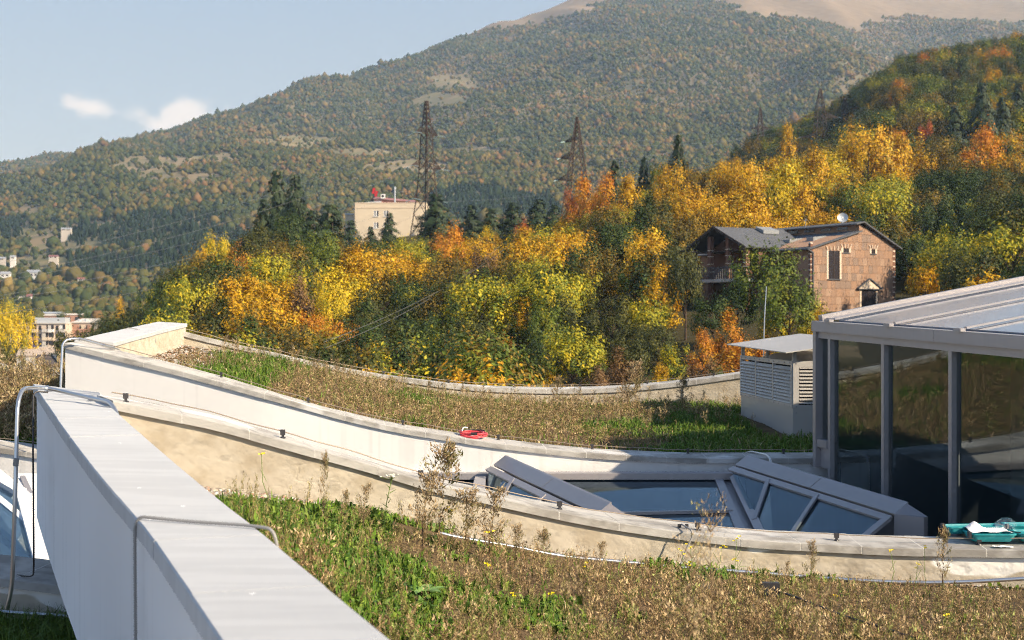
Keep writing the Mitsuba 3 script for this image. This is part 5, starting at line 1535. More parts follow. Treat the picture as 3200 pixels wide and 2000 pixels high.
r1 = slope('roof', [Hp(-.7, -ov, zl - .25), Hp(sp + .0, -ov, zlo + .02), Hp(sp + .0, DG + .4, zlo + .02), Hp(-.7, DG + .4, zl - .25)])
slope('roof', [Hp(sp - 1.0, -ov, zap - .15), Hp(sp + .35, -ov, zap + .18), Hp(sp + .35, DG - 3, zap + .18), Hp(sp - 1.0, DG - 3, zap - .15)])
slope('roof', [Hp(sp + .3, -ov, zap + .2), Hp(WG + .8, -ov, zr - .28), Hp(WG + .8, DG + .4, zr - .28), Hp(sp + .3, DG + .4, zap + .2)])
part(k, 'clerestory', MB().box((sp - .08, .4, zlo), (sp + .1, DG - 3, zap), HM), 'house_wall')
for i in range(5):
    part(k, 'clerestory_window', MB().box((sp - .14, 2 + i * 3.1, zlo + .25), (sp - .085, 3.9 + i * 3.1, zlo + .6), HM), 'window_dark')
for a_, b_, tl in ((3.5, 3.4, .5), (3.1, 7.4, .5)):
    zr_ = lambda a: np.interp(a, [-.7, sp], [zl - .25, zlo + .02])
    part(k, 'roof_window', MB().hexa([Hp(a_, b_, zr_(a_) + .02), Hp(a_ + 2.2, b_, zr_(a_ + 2.2) + .02), Hp(a_ + 2.2, b_ + 1.3, zr_(a_ + 2.2) + .02), Hp(a_, b_ + 1.3, zr_(a_) + .02),
                                      Hp(a_, b_, zr_(a_) + tl), Hp(a_ + 2.2, b_, zr_(a_ + 2.2) + .12), Hp(a_ + 2.2, b_ + 1.3, zr_(a_ + 2.2) + .12), Hp(a_, b_ + 1.3, zr_(a_) + tl)]), 'light_slate')
part(k, 'gutter', MB().bar(Hp(-.78, -ov, zl - .38), Hp(-.78, 7, zl - .38), .14, .14).bar(Hp(.3, -.16, zl - .7), Hp(.3, -.16, -1), .14, .14, (1, 0, 0)).bar(Hp(-.6, -.3, zl - .4), Hp(.3, -.16, zl - .75), .13, .13), 'slate')
# the balcony wing
T0, B0, B1 = -4.4, 6.9, 18.6
RB, ZE, ZR = (B0 + B1) / 2, 9.3, 12.05
part(k, 'wing_wall', MB().box((T0 + 3.4, B0 + .3, ZB), (0.05, B1 - .3, ZE), HM).box((T0 + .25, B0 + .25, ZB), (0.0, B0 + .55, 6.3), HM).box((T0 + 2.2, B0 + .25, 6.3), (0.0, B0 + .55, ZE), HM), 'brick_dark')
part(k, 'wing_gable', MB().add([Hp(T0 + 3.3, B0 + .3, ZE), Hp(T0 + 3.3, B1 - .3, ZE), Hp(T0 + 3.3, RB, ZR - .2)], [[0, 1, 2]]), 'brick_dark')
slope('wing_roof', [Hp(T0 - .7, B0 - .6, ZE - .1), Hp(sp - 2.0, B0 - .6, ZE - .1), Hp(sp - 1.5, RB, ZR), Hp(T0 - .7, RB, ZR)])
slope('wing_roof', [Hp(T0 - .7, B1 + .6, ZE - .1), Hp(T0 - .7, RB, ZR), Hp(sp - 1.5, RB, ZR), Hp(sp - 2.0, B1 + .6, ZE - .1)])
part(k, 'barge_board', MB().bar(Hp(T0 - .72, B0 - .6, ZE - .22), Hp(T0 - .72, RB, ZR - .1), .08, .34, (0, 0, 1)).bar(Hp(T0 - .72, RB, ZR - .1), Hp(T0 - .72, B1 + .6, ZE - .22), .08, .34, (0, 0, 1)), 'dark_wood')
part(k, 'wing_skylight', MB().hexa([Hp(1.6, RB - 2.0, ZR - .8), Hp(4.2, RB - 2.0, ZR - .8), Hp(4.2, RB - .4, ZR - .1), Hp(1.6, RB - .4, ZR - .1), Hp(1.6, RB - 2.0, ZR - .35), Hp(4.2, RB - 2.0, ZR - .35), Hp(4.2, RB - .4, ZR + .2), Hp(1.6, RB - .4, ZR + .2)]), 'light_slate')
for q_, b_ in enumerate((B0 + .35, B0 + 3.9, B0 + 7.6, B1 - .6)):
    zt = ZE + (ZR - ZE) * (1 - abs(b_ - RB) / (RB - B0)) - .35
    part(k, 'column', MB().box((T0, b_ - .28, 5.2), (T0 + .55, b_ + .28, zt), HM), 'brick_dark')
    part(k, 'column', MB().box((T0 + .02, b_ - .26, ZB), (T0 + .52, b_ + .26, 5.0), HM), 'brick_dark')
    mb = MB()
    for z_ in (6.2, 7.2, 8.2, 9.0):
        if z_ < zt:
            mb.box((T0 - .02, b_ - .3, z_), (T0 + .57, b_ + .3, z_ + .1), HM)
    part(k, 'column_band', mb, 'pale_trim')
part(k, 'balcony_slab', MB().box((T0 - .9, B0 - .2, 4.85), (T0 + 3.4, B1 + .2, 5.25), HM), 'pale_concrete')
part(k, 'balcony_rail', MB().bar(Hp(T0 - .8, B0 - .1, 6.75), Hp(T0 - .8, B1 + .1, 6.75), .12, .1).bar(Hp(T0 - .8, B0 - .1, 6.75), Hp(0, B0 - .1, 6.75), .12, .1), 'slate')
mb = MB()
for b_ in np.arange(B0, B1, .42):
    mb.box((T0 - .84, b_, 5.25), (T0 - .76, b_ + .13, 6.72), HM)
part(k, 'baluster', mb, 'slate', kind='stuff')
part(k, 'wing_ceiling', MB().box((T0, B0 + .3, ZE - .5), (T0 + 3.4, B1 - .3, ZE - .4), HM), 'dark_wood')
part(k, 'wing_door', MB().box((T0 + 3.3, B0 + 1.2, 5.25), (T0 + 3.38, B0 + 2.6, 8.4), HM), 'window_dark')
k = thing('satellite_dish', 'large pale satellite dish on the ridge of the stone house', 'satellite dish')
dc = at(2634, 681, 186.0)
t_ = np.linspace(0, 1, 8)
dd = np.array([-.25, -.9, .35]); dd /= np.linalg.norm(dd)
su = np.cross(dd, [0, 0, 1.0]); su /= np.linalg.norm(su); sv = np.cross(su, dd)
an = np.arange(20) * np.pi / 10
v = [dc - dd * .18] + [dc + dd * (.28 * t * t - .18) + (su * np.cos(a) + sv * np.sin(a)) * .68 * t for t in t_[1:] for a in an]
f = [[0, 1 + i, 1 + (i + 1) % 20] for i in range(20)]
for q_ in range(6):
    for i in range(20):
        a, b = 1 + q_ * 20 + i, 1 + q_ * 20 + (i + 1) % 20
        f += [[a, b, b + 20], [a, b + 20, a + 20]]
part(k, 'dish', MB().add(v, f), 'zinc', True)
part(k, 'mount', MB().bar(dc + (0, .1, -.1), dc + (.05, .4, -1.4), .1, .1).bar(dc - sv * .6, dc + dd * .55 - sv * .2, .05, .05).box((-.1, -.1, -.1), (.1, .1, .1), (np.eye(3), dc + dd * .55 - sv * .2)), 'white_frame')
k = thing('roof_aerial', 'thin television aerial on the grey roof of the stone house', 'aerial')
part(k, 'mast', MB().tube(np.array([at(2516, 725, 187.0), at(2518, 682, 187.0)]), .05, 5).bar(at(2511, 690, 187.0), at(2525, 686, 187.0), .05, .05), 'cable_grey')

# ---------------------------------------------------------------- the cream building by the pylon
k = thing('cream_building', 'cream coloured flat roofed building with white framed windows beside the tall pylon', 'building')
Yb = 402.0
a0, a1 = at(1109, 634, Yb), at(1333, 634, Yb)
zt, zb_ = a0[2], a0[2] - 13
x0, x1 = a0[0], a1[0]
part(k, 'wall', MB().box((x0, Yb, zb_), (x1, Yb + 12, zt)), 'cream_wall')
part(k, 'cornice', MB().box((x0 - .1, Yb - .16, zt - 1.45), (x1 + .1, Yb, zt - 1.3)).box((x0 - .1, Yb - .12, zt - .1), (x1 + .1, Yb + .3, zt + .1)), 'pale_trim')
part(k, 'downpipe', MB().bar((x0 - .15, Yb - .1, zb_), (x0 - .15, Yb - .1, zt), .25, .25, (1, 0, 0)), 'slate')
for u_ in (1176, 1207):
    for v_ in (667, 704):
        c_ = at(u_, v_, Yb)
        w_ = part(k, 'window', MB().box((c_[0] - .62, Yb - .02, c_[2] - .78), (c_[0] + .62, Yb + .02, c_[2] + .78)), 'window_dark')
        part(w_, 'frame', MB().box((c_[0] - .74, Yb - .06, c_[2] - .84), (c_[0] - .52, Yb - .021, c_[2] + .8)).box((c_[0] - .2, Yb - .06, c_[2] - .78), (c_[0] + .16, Yb - .021, c_[2] + .78)), 'white_frame')
        part(w_, 'sill', MB().box((c_[0] - .8, Yb - .25, c_[2] - .98), (c_[0] + .7, Yb - .02, c_[2] - .84)), 'white_frame')
part(k, 'annex', MB().box((at(1079, 672, Yb + 4)[0], Yb + 4, zb_), (x0 + .02, Yb + 12, at(1079, 672, Yb + 4)[2])), 'cream_wall')
part(k, 'annex_roof', MB().box((at(1077, 670, Yb + 4)[0], Yb + 3.7, at(1079, 671, Yb + 4)[2]), (x0 - .01, Yb + 12.2, at(1079, 667, Yb + 4)[2])), 'zinc')
rf0, rf1 = at(1172, 620, Yb + 5), at(1302, 633, Yb + 5)
part(k, 'roof_house', MB().hexa([(rf0[0], Yb + 3, zt), (rf1[0], Yb + 3, zt), (rf1[0], Yb + 9, zt), (rf0[0], Yb + 9, zt), (rf0[0], Yb + 3, zt + 1.25), (rf1[0], Yb + 3, zt + .35), (rf1[0], Yb + 9, zt + .35), (rf0[0], Yb + 9, zt + 1.25)]), 'red_sheet')
part(k, 'roof_house_roof', MB().hexa([(rf0[0] - .3, Yb + 2.6, zt + 1.3), (rf1[0] + .3, Yb + 2.6, zt + .38), (rf1[0] - .6, Yb + 6, zt + 1.1), (rf0[0] + .2, Yb + 6, zt + 2.1), (rf0[0] - .3, Yb + 2.6, zt + 1.4), (rf1[0] + .3, Yb + 2.6, zt + .5), (rf1[0] - .6, Yb + 6, zt + 1.25), (rf0[0] + .2, Yb + 6, zt + 2.25)]), 'red_sheet')
part(k, 'lean_roof', MB().hexa([(x0 + 1, Yb + 1, zt), (rf0[0] + 2, Yb + 1, zt), (rf0[0] + 2, Yb + 4, zt), (x0 + 1, Yb + 4, zt), (x0 + 1.2, Yb + 1, zt + .12), (rf0[0] + 2, Yb + 1, zt + .62), (rf0[0] + 2, Yb + 2.9, zt + .62), (x0 + 1.2, Yb + 2.9, zt + .12)]), 'zinc')
ch0 = at(1234, 634, Yb + 1)
part(k, 'flue', MB().tube(np.array([(ch0[0], Yb + 1, zt), (ch0[0], Yb + 1, zt + 4.0), (ch0[0], Yb + 1, zt + 4.02), (ch0[0], Yb + 1, zt + 4.6)]), [.26, .22, .36, .36], 8), 'zinc', 30)
k2 = thing('roof_sign_board', 'two red boards on a small mast on the roof of the cream building', 'sign board')
for u_, v_, hh in ((1167, 597, 1.1), (1175, 606, 1.1)):
    c_ = at(u_, v_, Yb + 4)
    part(k2, 'board', MB().bar(c_ + (-.15, 0, -.75), c_ + (.25, 0, .85), .12, .75, (1, 0, 0)), 'signal_red')
part(k2, 'mast', MB().bar(at(1165, 628, Yb + 4.2), at(1169, 596, Yb + 4.2), .2, .2, (1, 0, 0)).box((-.5, -.3, -1), (.3, .3, .3), (np.eye(3), at(1164, 624, Yb + 4.3))), 'dark_wood')
k2 = thing('air_conditioner', 'white boxy air conditioning unit on the roof of the cream building', 'air conditioner')
part(k2, 'casing', MB().box((-.6, -.4, -.6), (.6, .4, .65), (np.eye(3), at(1197, 614, Yb + 2.5))), 'white_frame')
part(k2, 'fan_grille', MB().tube(np.array([at(1196, 613, Yb + 2.1), at(1196, 613, Yb + 2.05)]), .36, 12), 'window_dark')

# ---------------------------------------------------------------- the town in the valley
k = thing('apartment_block', 'worn four storey apartment block with patched balconies behind the yellow trees', 'building')
Ya = 520.0
gb = -16.0
xa, xb, za = at(95, 1000, Ya)[0], at(293, 1000, Ya)[0], at(100, 1012, Ya)[2]
xm = at(205, 1000, Ya)[0]
part(k, 'wall', MB().box((at(62, 0, Ya)[0], Ya, gb), (xm, Ya + 12, za)).box((xm, Ya + 7, gb), (xb, Ya + 18, za + .3)), 'block_wall')
part(k, 'roof', MB().box((at(58, 0, Ya)[0], Ya - .6, za), (xm + .2, Ya + 12, za + .4)).hexa([(xm, Ya + 6.4, za + .3), (xb + .5, Ya + 6.4, za + .3), (xb + .5, Ya + 18, za + .3), (xm, Ya + 18, za + .3), (xm, Ya + 6.4, za + .6), (xb + .5, Ya + 6.4, za + .6), (xb - 2, Ya + 14, za + 2.0), (xm + 2, Ya + 14, za + 2.0)]), 'pale_concrete')
part(k, 'roof_shed', MB().box((at(100, 0, Ya)[0], Ya + 3, za + .4), (at(195, 0, Ya)[0], Ya + 9, za + 2.3)), 'zinc')
rt = np.random.default_rng(8)
mats = ['white_frame', 'block_brick', 'pale_concrete', 'pale_trim', 'block_wall', 'cream_wall', 'white_frame']
for fl in range(4):
    z0 = za - 3.1 - fl * 2.95
    for i in range(6):
        x_ = at(98, 0, Ya)[0] + i * (xm - at(98, 0, Ya)[0]) / 6
        w_ = (xm - at(98, 0, Ya)[0]) / 6
        if i in (0, 2, 3, 5):
            b_ = part(k, 'balcony', MB().box((x_ + .1, Ya - 1.3, z0), (x_ + w_ - .1, Ya, z0 + 1.15)), 'blue_tarp' if (fl, i) == (2, 0) else mats[int(rt.integers(0, 7))])
            part(b_, 'opening', MB().box((x_ + .15, Ya - .05, z0 + 1.15), (x_ + w_ - .15, Ya - .01, z0 + 2.7)), 'window_dark')
            if rt.random() < .5:
                part(b_, 'glazing', MB().box((x_ + .2, Ya - 1.28, z0 + 1.16), (x_ + w_ * rt.uniform(.4, .9), Ya - 1.2, z0 + 2.6)), mats[int(rt.integers(0, 7))])
        else:
            part(k, 'window', MB().box((x_ + w_ * .25, Ya - .06, z0 + .9), (x_ + w_ * .75, Ya - .01, z0 + 2.4)), 'window_dark')
    for i in range(4):
        x_ = xm + .4 + i * (xb - xm - .8) / 4
        w_ = (xb - xm - .8) / 4
        if i in (0,):
            part(k, 'brick_panel', MB().box((x_, Ya + 6.9, z0), (x_ + w_, Ya + 7, z0 + 2.9)), 'block_brick')
        else:
            b_ = part(k, 'balcony', MB().box((x_ + .1, Ya + 5.8, z0), (x_ + w_ - .1, Ya + 7, z0 + 1.2)), mats[int(rt.integers(0, 7))])
            part(b_, 'opening', MB().box((x_ + .2, Ya + 6.93, z0 + 1.2), (x_ + w_ * .6, Ya + 6.98, z0 + 2.6)), 'window_dark')
            part(b_, 'glazing', MB().box((x_ + w_ * .45, Ya + 5.82, z0 + 1.21), (x_ + w_ - .15, Ya + 5.9, z0 + 2.7)), mats[int(rt.integers(0, 7))])
for u_, v_, lb in ((196, 1003, 'small white satellite dish on the low side of the apartment block roof'), (246, 1003, 'small white satellite dish on the middle of the apartment block roof'), (267, 1002, 'small white satellite dish near the end of the apartment block roof')):
    k2 = thing('satellite_dish', lb, 'satellite dish')
    c_ = at(u_, v_, Ya + 8)
    mb = MB().bar(c_ + (0, .1, -.3), c_ + (0, .1, -1.6), .12, .12, (1, 0, 0))
    mb.tube(np.array([c_ + (0, .2, -.1), c_ + (0, .1, 0), c_ + (-.1, -.05, .05)]), [.2, .7, .8], 10)
    part(k2, 'dish', mb, 'white_frame', 30)


def house(label, u, v, Y, w, d, h, wallm, roofm, roof_h, yaw=.2, gable=False, wn=3):
    k = thing('town_house', label, 'house', 'houses of the valley town')
    c = at(u, v, Y)
    g = float(ground(c[0], Y)) - 1.5
    cs, sn = math.cos(yaw), math.sin(yaw)
    M = (np.array([[cs, -sn, 0], [sn, cs, 0], [0, 0, 1.0]]), np.array([c[0], Y, c[2]]))
    part(k, 'wall', MB().box((-w / 2, -d / 2, min(g - c[2], -2)), (w / 2, d / 2, h), M), wallm)
    pt = lambda x, y, z: M[0] @ np.array([x, y, z]) + M[1]
    e = .5
    if gable:
        part(k, 'gable', MB().add([pt(-w / 2, -d / 2 - .02, h), pt(w / 2, -d / 2 - .02, h), pt(0, -d / 2 - .02, h + roof_h)], [[0, 1, 2]]), wallm)
        part(k, 'roof', MB().poly([pt(-w / 2 - e, -d / 2 - e, h - .2), pt(0, -d / 2 - e, h + roof_h + .1), pt(0, d / 2 + e, h + roof_h + .1), pt(-w / 2 - e, d / 2 + e, h - .2)], .2)
             .poly([pt(0, -d / 2 - e, h + roof_h + .1), pt(w / 2 + e, -d / 2 - e, h - .2), pt(w / 2 + e, d / 2 + e, h - .2), pt(0, d / 2 + e, h + roof_h + .1)], .2), roofm)
    else:
        part(k, 'roof', MB().poly([pt(-w / 2 - e, -d / 2 - e, h - .1), pt(w / 2 + e, -d / 2 - e, h - .1), pt(w / 2 + e, 0, h + roof_h), pt(-w / 2 - e, 0, h + roof_h)], .2)
             .poly([pt(-w / 2 - e, 0, h + roof_h), pt(w / 2 + e, 0, h + roof_h), pt(w / 2 + e, d / 2 + e, h - .1), pt(-w / 2 - e, d / 2 + e, h - .1)], .2), roofm)
    for i in range(wn):
        x_ = -w / 2 + w * (i + .5) / wn
        part(k, 'window', MB().box((x_ - w / wn * .25, -d / 2 - .06, h * .35), (x_ + w / wn * .25, -d / 2 - .01, h * .75), M), 'window_dark')
    return k, pt


k_, pt = house('white gable fronted house with a round attic window in the valley', 327, 980, 1080, 6.6, 9, 4.6, 'white_frame', 'tar_roof', 3.6, .12, True, 2)
part(k_, 'round_window', MB().tube(np.array([pt(0, -4.6, 5.6), pt(0, -4.55, 5.6)]), .8, 10), 'window_dark')
house('long dark roofed house joined to the white gable house', 285, 985, 1095, 17, 9, 4.0, 'block_brick', 'red_sheet', 3.2, .05, False, 4)
house('low red roofed house at the town end of the long dark roof', 243, 985, 1098, 9, 9, 3.4, 'block_wall', 'red_sheet', 3.0, .0, False, 3)
house('red roofed house half hidden by a dark tree in the valley', 210, 972, 1120, 8, 8, 3.2, 'pale_concrete', 'red_sheet', 2.6, .2, False, 3)
house('house with a pale tilted metal roof above the white gable house', 344, 962, 1150, 10, 9, 3.0, 'pale_concrete', 'zinc', 4.2, -.1, False, 3)
house('cream house next to the dark hillside trees in the valley', 366, 975, 1100, 9, 8, 5.2, 'cream_wall', 'pale_concrete', 1.8, .2, False, 2)
house('plain brick pink house behind the apartment block roof', 172, 1012, 760, 9, 8, 4.6, 'block_brick', 'pale_concrete', .6, .0, False, 2)
house('tall brick pink house beside a dark round tree behind the block', 232, 1012, 770, 9, 8, 5.0, 'block_brick', 'pale_concrete', .6, .1, False, 2)
house('long flat grey roofed shed behind the yellow trees', 150, 990, 800, 16, 8, 2.0, 'pale_concrete', 'zinc', .8, .0, False, 3)
house('low white house with an arched porch among the town trees', 88, 953, 1000, 11, 8, 3.4, 'white_frame', 'pale_concrete', 2.4, .1, False, 3)
house('pale ochre house above the arched white house', 75, 944, 1040, 12, 8, 3.6, 'cream_wall', 'red_sheet', 2.4, .1, False, 3)
house('white two storey house with a light roof on the lower mountain slope', 105, 868, 1240, 10.5, 8, 4.6, 'white_frame', 'zinc', 2.4, -.1, False, 3)
house('small white house at the picture edge on the lower mountain slope', 18, 868, 1230, 7.5, 7, 3.4, 'white_frame', 'zinc', 2.0, .1, False, 2)
house('tiny white cottage below the bare bank on the mountain slope', 41, 811, 1340, 4.6, 5, 2.6, 'white_frame', 'zinc', 1.4, .1, False, 1)
house('grey shed near the tiny white cottage on the mountain slope', 4, 814, 1340, 8, 6, 2.0, 'pale_concrete', 'zinc', 1.4, .1, False, 1)
house('low pink roofed farmhouse on the bare mountain bank', 168, 808, 1360, 8, 6, 2.0, 'pale_concrete', 'red_sheet', 1.4, .1, False, 2)
house('long pale farm shed higher on the mountain slope', 208, 722, 1500, 10, 6, 2.2, 'pale_concrete', 'zinc', 1.4, .1, False, 2)
house('white spot of a hut among the slope trees', 340, 703, 1560, 3.6, 4, 2.2, 'white_frame', 'zinc', 1.2, .1, False, 1)
house('small red roofed hut beside the white hut on the slope', 356, 704, 1560, 5, 4, 1.8, 'pale_concrete', 'red_sheet', 1.2, .1, False, 1)
house('small red roofed hut at the foot of the dark plantation', 254, 878, 1180, 5, 5, 1.8, 'pale_concrete', 'red_sheet', 1.2, .1, False, 1)

# dark flat sheds and the yard in front of the block
k = thing('flat_shed', 'large dark tar roofed shed beyond the weedy bed', 'shed')
p_ = [at(110, 1108, 215), at(222, 1106, 205), at(260, 1130, 150), at(120, 1143, 140)]
q_ = [a - np.array([0, 0, 6.0]) for a in p_]
part(k, 'roof', MB().poly([p_[0], p_[3], p_[2], p_[1]], .35), 'tar_roof')
part(k, 'wall', MB().hexa([q_[3], q_[2], q_[1], q_[0], p_[3] - (0, 0, .35), p_[2] - (0, 0, .35), p_[1] - (0, 0, .35), p_[0] - (0, 0, .35)]), 'pale_concrete')
part(k, 'roof_seam', MB().bar((p_[0] + p_[1]) / 2 + (0, 0, .1), (p_[3] + p_[2]) / 2 + (0, 0, .1), .5, .15), 'slate')
k = thing('flat_shed', 'light dusty roofed shed behind the dark tar roof', 'shed')
p_ = [at(60, 1085, 330), at(260, 1082, 330), at(250, 1108, 250), at(50, 1112, 250)]
q_ = [a - np.array([0, 0, 8.0]) for a in p_]
part(k, 'roof', MB().poly([p_[0], p_[3], p_[2], p_[1]], .35), 'dust_yard')
part(k, 'wall', MB().hexa([q_[3], q_[2], q_[1], q_[0], p_[3] - (0, 0, .35), p_[2] - (0, 0, .35), p_[1] - (0, 0, .35), p_[0] - (0, 0, .35)]), 'pale_concrete')

# trees of the valley floor
TV = [(30, 968, 95, 1.45, 'yellow', 'round', 300, 'big bright yellow tree at the picture edge in front of the town'), (95, 990, 70, 1.4, 'yellow', 'flame', 310, 'yellow tree next to the apartment block wall'), (-20, 960, 80, 1.5, 'yellow', 'round', 310, 'yellow tree cut by the picture edge'),
      (8, 1070, 90, 1.0, 'olive', 'round', 180, 'dull olive bush below the big yellow tree'), (70, 1095, 60, .8, 'olive', 'stems', 170, 'low olive shrub by the dusty shed roof'), (92, 973, 50, 1.0, 'olive', 'round', 640, 'dark round tree behind the yellow trees'),
      (190, 977, 52, 1.1, 'dark green', 'round', 640, 'dark round tree between the two pink brick houses'), (262, 974, 44, 1.1, 'dark green', 'round', 700, 'dark round tree beside the end of the block'), (308, 986, 46, 1.5, 'olive', 'flame', 470, 'olive poplar at the end of the apartment block'), (332, 988, 40, 1.5, 'olive', 'flame', 470, 'olive poplar nearest the dark hillside trees'),
      (8, 920, 40, 2.0, 'olive', 'flame', 720, 'tall olive poplar at the picture edge above the yellow trees'), (26, 930, 34, 1.8, 'yellow-green', 'flame', 720, 'yellow-green poplar beside the tall olive poplar'), (214, 1052, 20, 1.4, 'dark green', 'round', 380, 'small dark tree against the block facade')]
for u_, v_, w_, ar, pal_, form, Y_, lb in TV:
    k = thing('broadleaf_tree', lb, 'tree', 'trees of the valley floor')
    x_ = (u_ - CU) / F * Y_
    g_ = float(ground(x_, Y_))
    top = (CV - v_) / F * Y_
    h_ = max(top - g_, 3)
    opts = [o for o in VAR[pal_] if o[0] == form] or VAR[pal_]
    wm = w_ / F * Y_ * 1.1
    instance(k + '__crown', opts[(u_ + v_) % len(opts)][1], T().translate([x_, Y_, g_ - .1]).rotate([0, 0, 1], float(u_ * 7 % 360)).scale([wm, wm, h_]))
    instance(k + '__trunk', f'trunk_form_0_{u_ % 3}', T().translate([x_, Y_, g_ - .1]).scale([h_ * .5, h_ * .5, h_]))
# ---------------------------------------------------------------- grass, weeds, flowers, gravel of the planted roofs
GREEN = np.array([(.085, .16, .018), (.065, .13, .016), (.12, .20, .022), (.16, .22, .03), (.20, .21, .06)])
DRY = np.array([(.42, .31, .18), (.34, .24, .135), (.27, .19, .11), (.52, .41, .25), (.31, .26, .12), (.22, .20, .085)])


def blades(rng, x, y, z, h, w, cols, lean=.45):
    n = len(x)
    a = rng.uniform(0, 2 * np.pi, n)
    d = np.stack([np.cos(a), np.sin(a), 0 * a], 1)
    s = np.stack([-np.sin(a), np.cos(a), 0 * a], 1)
    s = s * np.cos(rng.uniform(0, 3, n))[:, None] + d * np.sin(rng.uniform(0, 3, n))[:, None]
    b = np.stack([x, y, z], 1)
    l = rng.uniform(.1, lean * 1.6, n)[:, None]
    H_ = h[:, None]
    up = np.array([0, 0, 1.0])
    m = b + up * H_ * .6 + d * H_ * l * .25
    t = b + up * H_ * (1 - .35 * l) + d * H_ * l * .95
    ww = w[:, None]
    v = np.stack([b - s * ww * .5, b + s * ww * .5, m - s * ww * .42, m + s * ww * .42, t], 1).reshape(-1, 3)
    i = np.arange(n)[:, None] * 5
    f = np.concatenate([i + [0, 1, 3], i + [0, 3, 2], i + [2, 3, 4]])
    c = np.repeat(cols, 5, 0)
    return v, f, c


def weed_form(seed, h=1.0, nb=13, per=15, spread=.42, clump=.016, upright=.75):
    """A dry branching weed of unit height: ribbons for stems, small facets for the seed heads."""
    r = np.random.default_rng(seed)
    V_, F_, C_ = [], [], []
    n = 0

    def tri(p, q, s, c):
        nonlocal n
        V_.extend([p, q, s]); F_.append([n, n + 1, n + 2]); C_.extend([c] * 3); n += 3

    def stem(p, q, w, c):
        d = q - p
        s = np.cross(d, r.normal(0, 1, 3)); s /= np.linalg.norm(s) + 1e-9
        tri(p - s * w, p + s * w, q, c)
        s2 = np.cross(d, s); s2 /= np.linalg.norm(s2) + 1e-9
        tri(p - s2 * w, p + s2 * w, q, c)

    sc = DRY[2] * .8
    bend = r.normal(0, .08, 2)
    ax = lambda t: np.array([bend[0] * t * t, bend[1] * t * t, t])
    stem(ax(0), ax(.5), .007, sc); stem(ax(.5), ax(1.0), .005, sc)
    for b in range(nb):
        t = r.uniform(.18, .97)
        a = r.uniform(0, 2 * np.pi)
        ln = spread * (1.05 - t * .75) * r.uniform(.5, 1.1)
        p = ax(t)
        d = np.array([np.cos(a), np.sin(a), upright * r.uniform(.6, 1.5)]); d /= np.linalg.norm(d)
        q = p + d * ln
        stem(p, q, .0035, sc)
        c0 = DRY[r.integers(0, len(DRY))]
        for _ in range(per):
            s = r.uniform(.25, 1.05)
            o = p + d * ln * s + r.normal(0, .018 + .03 * (1 - s), 3)
            k = clump * r.uniform(.5, 1.3)
            c = c0 * r.uniform(.6, 1.35)
            e1, e2 = r.normal(0, 1, 3), d * r.uniform(.7, 1.2) + np.array([0, 0, .5]) + r.normal(0, .45, 3)
            e1 /= np.linalg.norm(e1); e2 /= np.linalg.norm(e2)
            tri(o - e1 * k * .55, o + e1 * k * .55, o + e2 * k * 2.3, c)
    for _ in range(per * 2):
        t = r.uniform(.45, 1.04)
        o = ax(min(t, 1)) + r.normal(0, .022, 3)
        k = clump * r.uniform(.5, 1.2)
        e1, e2 = r.normal(0, 1, 3), r.normal(0, 1, 3)
        tri(o - e1 / 1.7 * k, o + e1 / 1.7 * k, o + e2 / 1.5 * k, DRY[r.integers(0, len(DRY))] * r.uniform(.7, 1.3))
    return np.array(V_), np.array(F_), np.array(C_)


def plant(mb, rng, forms, x, y, z, h, tint=None, wide=1.0):
    for k, (v, f, c) in enumerate(forms):
        sel = np.nonzero(np.arange(len(x)) % len(forms) == k)[0]
        if not len(sel):
            continue
        a = rng.uniform(0, 2 * np.pi, len(sel)); ca, sa = np.cos(a)[:, None], np.sin(a)[:, None]
        hh = h[sel][:, None]
        lx, ly = rng.normal(0, .14, (len(sel), 1)), rng.normal(0, .14, (len(sel), 1))
        X = (v[:, 0] * ca - v[:, 1] * sa) * hh * wide + x[sel][:, None] + lx * hh * v[:, 2]
        Y = (v[:, 0] * sa + v[:, 1] * ca) * hh * wide + y[sel][:, None] + ly * hh * v[:, 2]
        Z = v[:, 2] * hh + z[sel][:, None]
        fi = (f[None] + (np.arange(len(sel)) * len(v))[:, None, None]).reshape(-1, 3)
        t = rng.uniform(.75, 1.25, (len(sel), 1, 1)) * (np.ones(3) if tint is None else tint[sel][:, None, :])
        mb.add(np.stack([X, Y, Z], -1).reshape(-1, 3), fi, (c[None] * t).reshape(-1, 3))


SMALL = [weed_form(300 + i, nb=10, per=8, spread=.42, clump=.030, upright=1.6) for i in range(6)]
LOW = [weed_form(320 + i, nb=6, per=5, spread=.6, clump=.055) for i in range(6)]
THIN = [weed_form(360 + i, nb=26, per=30, spread=.34, clump=.0075) for i in range(3)]
TALL = [weed_form(340 + i, nb=32, per=34, spread=.46, clump=.019) for i in range(3)]
rng = np.random.default_rng(12)


def field(x, y, s, seed):
    return meshkit.fbm(np.stack([x * s, y * s, x * 0], -1), 4, seed)


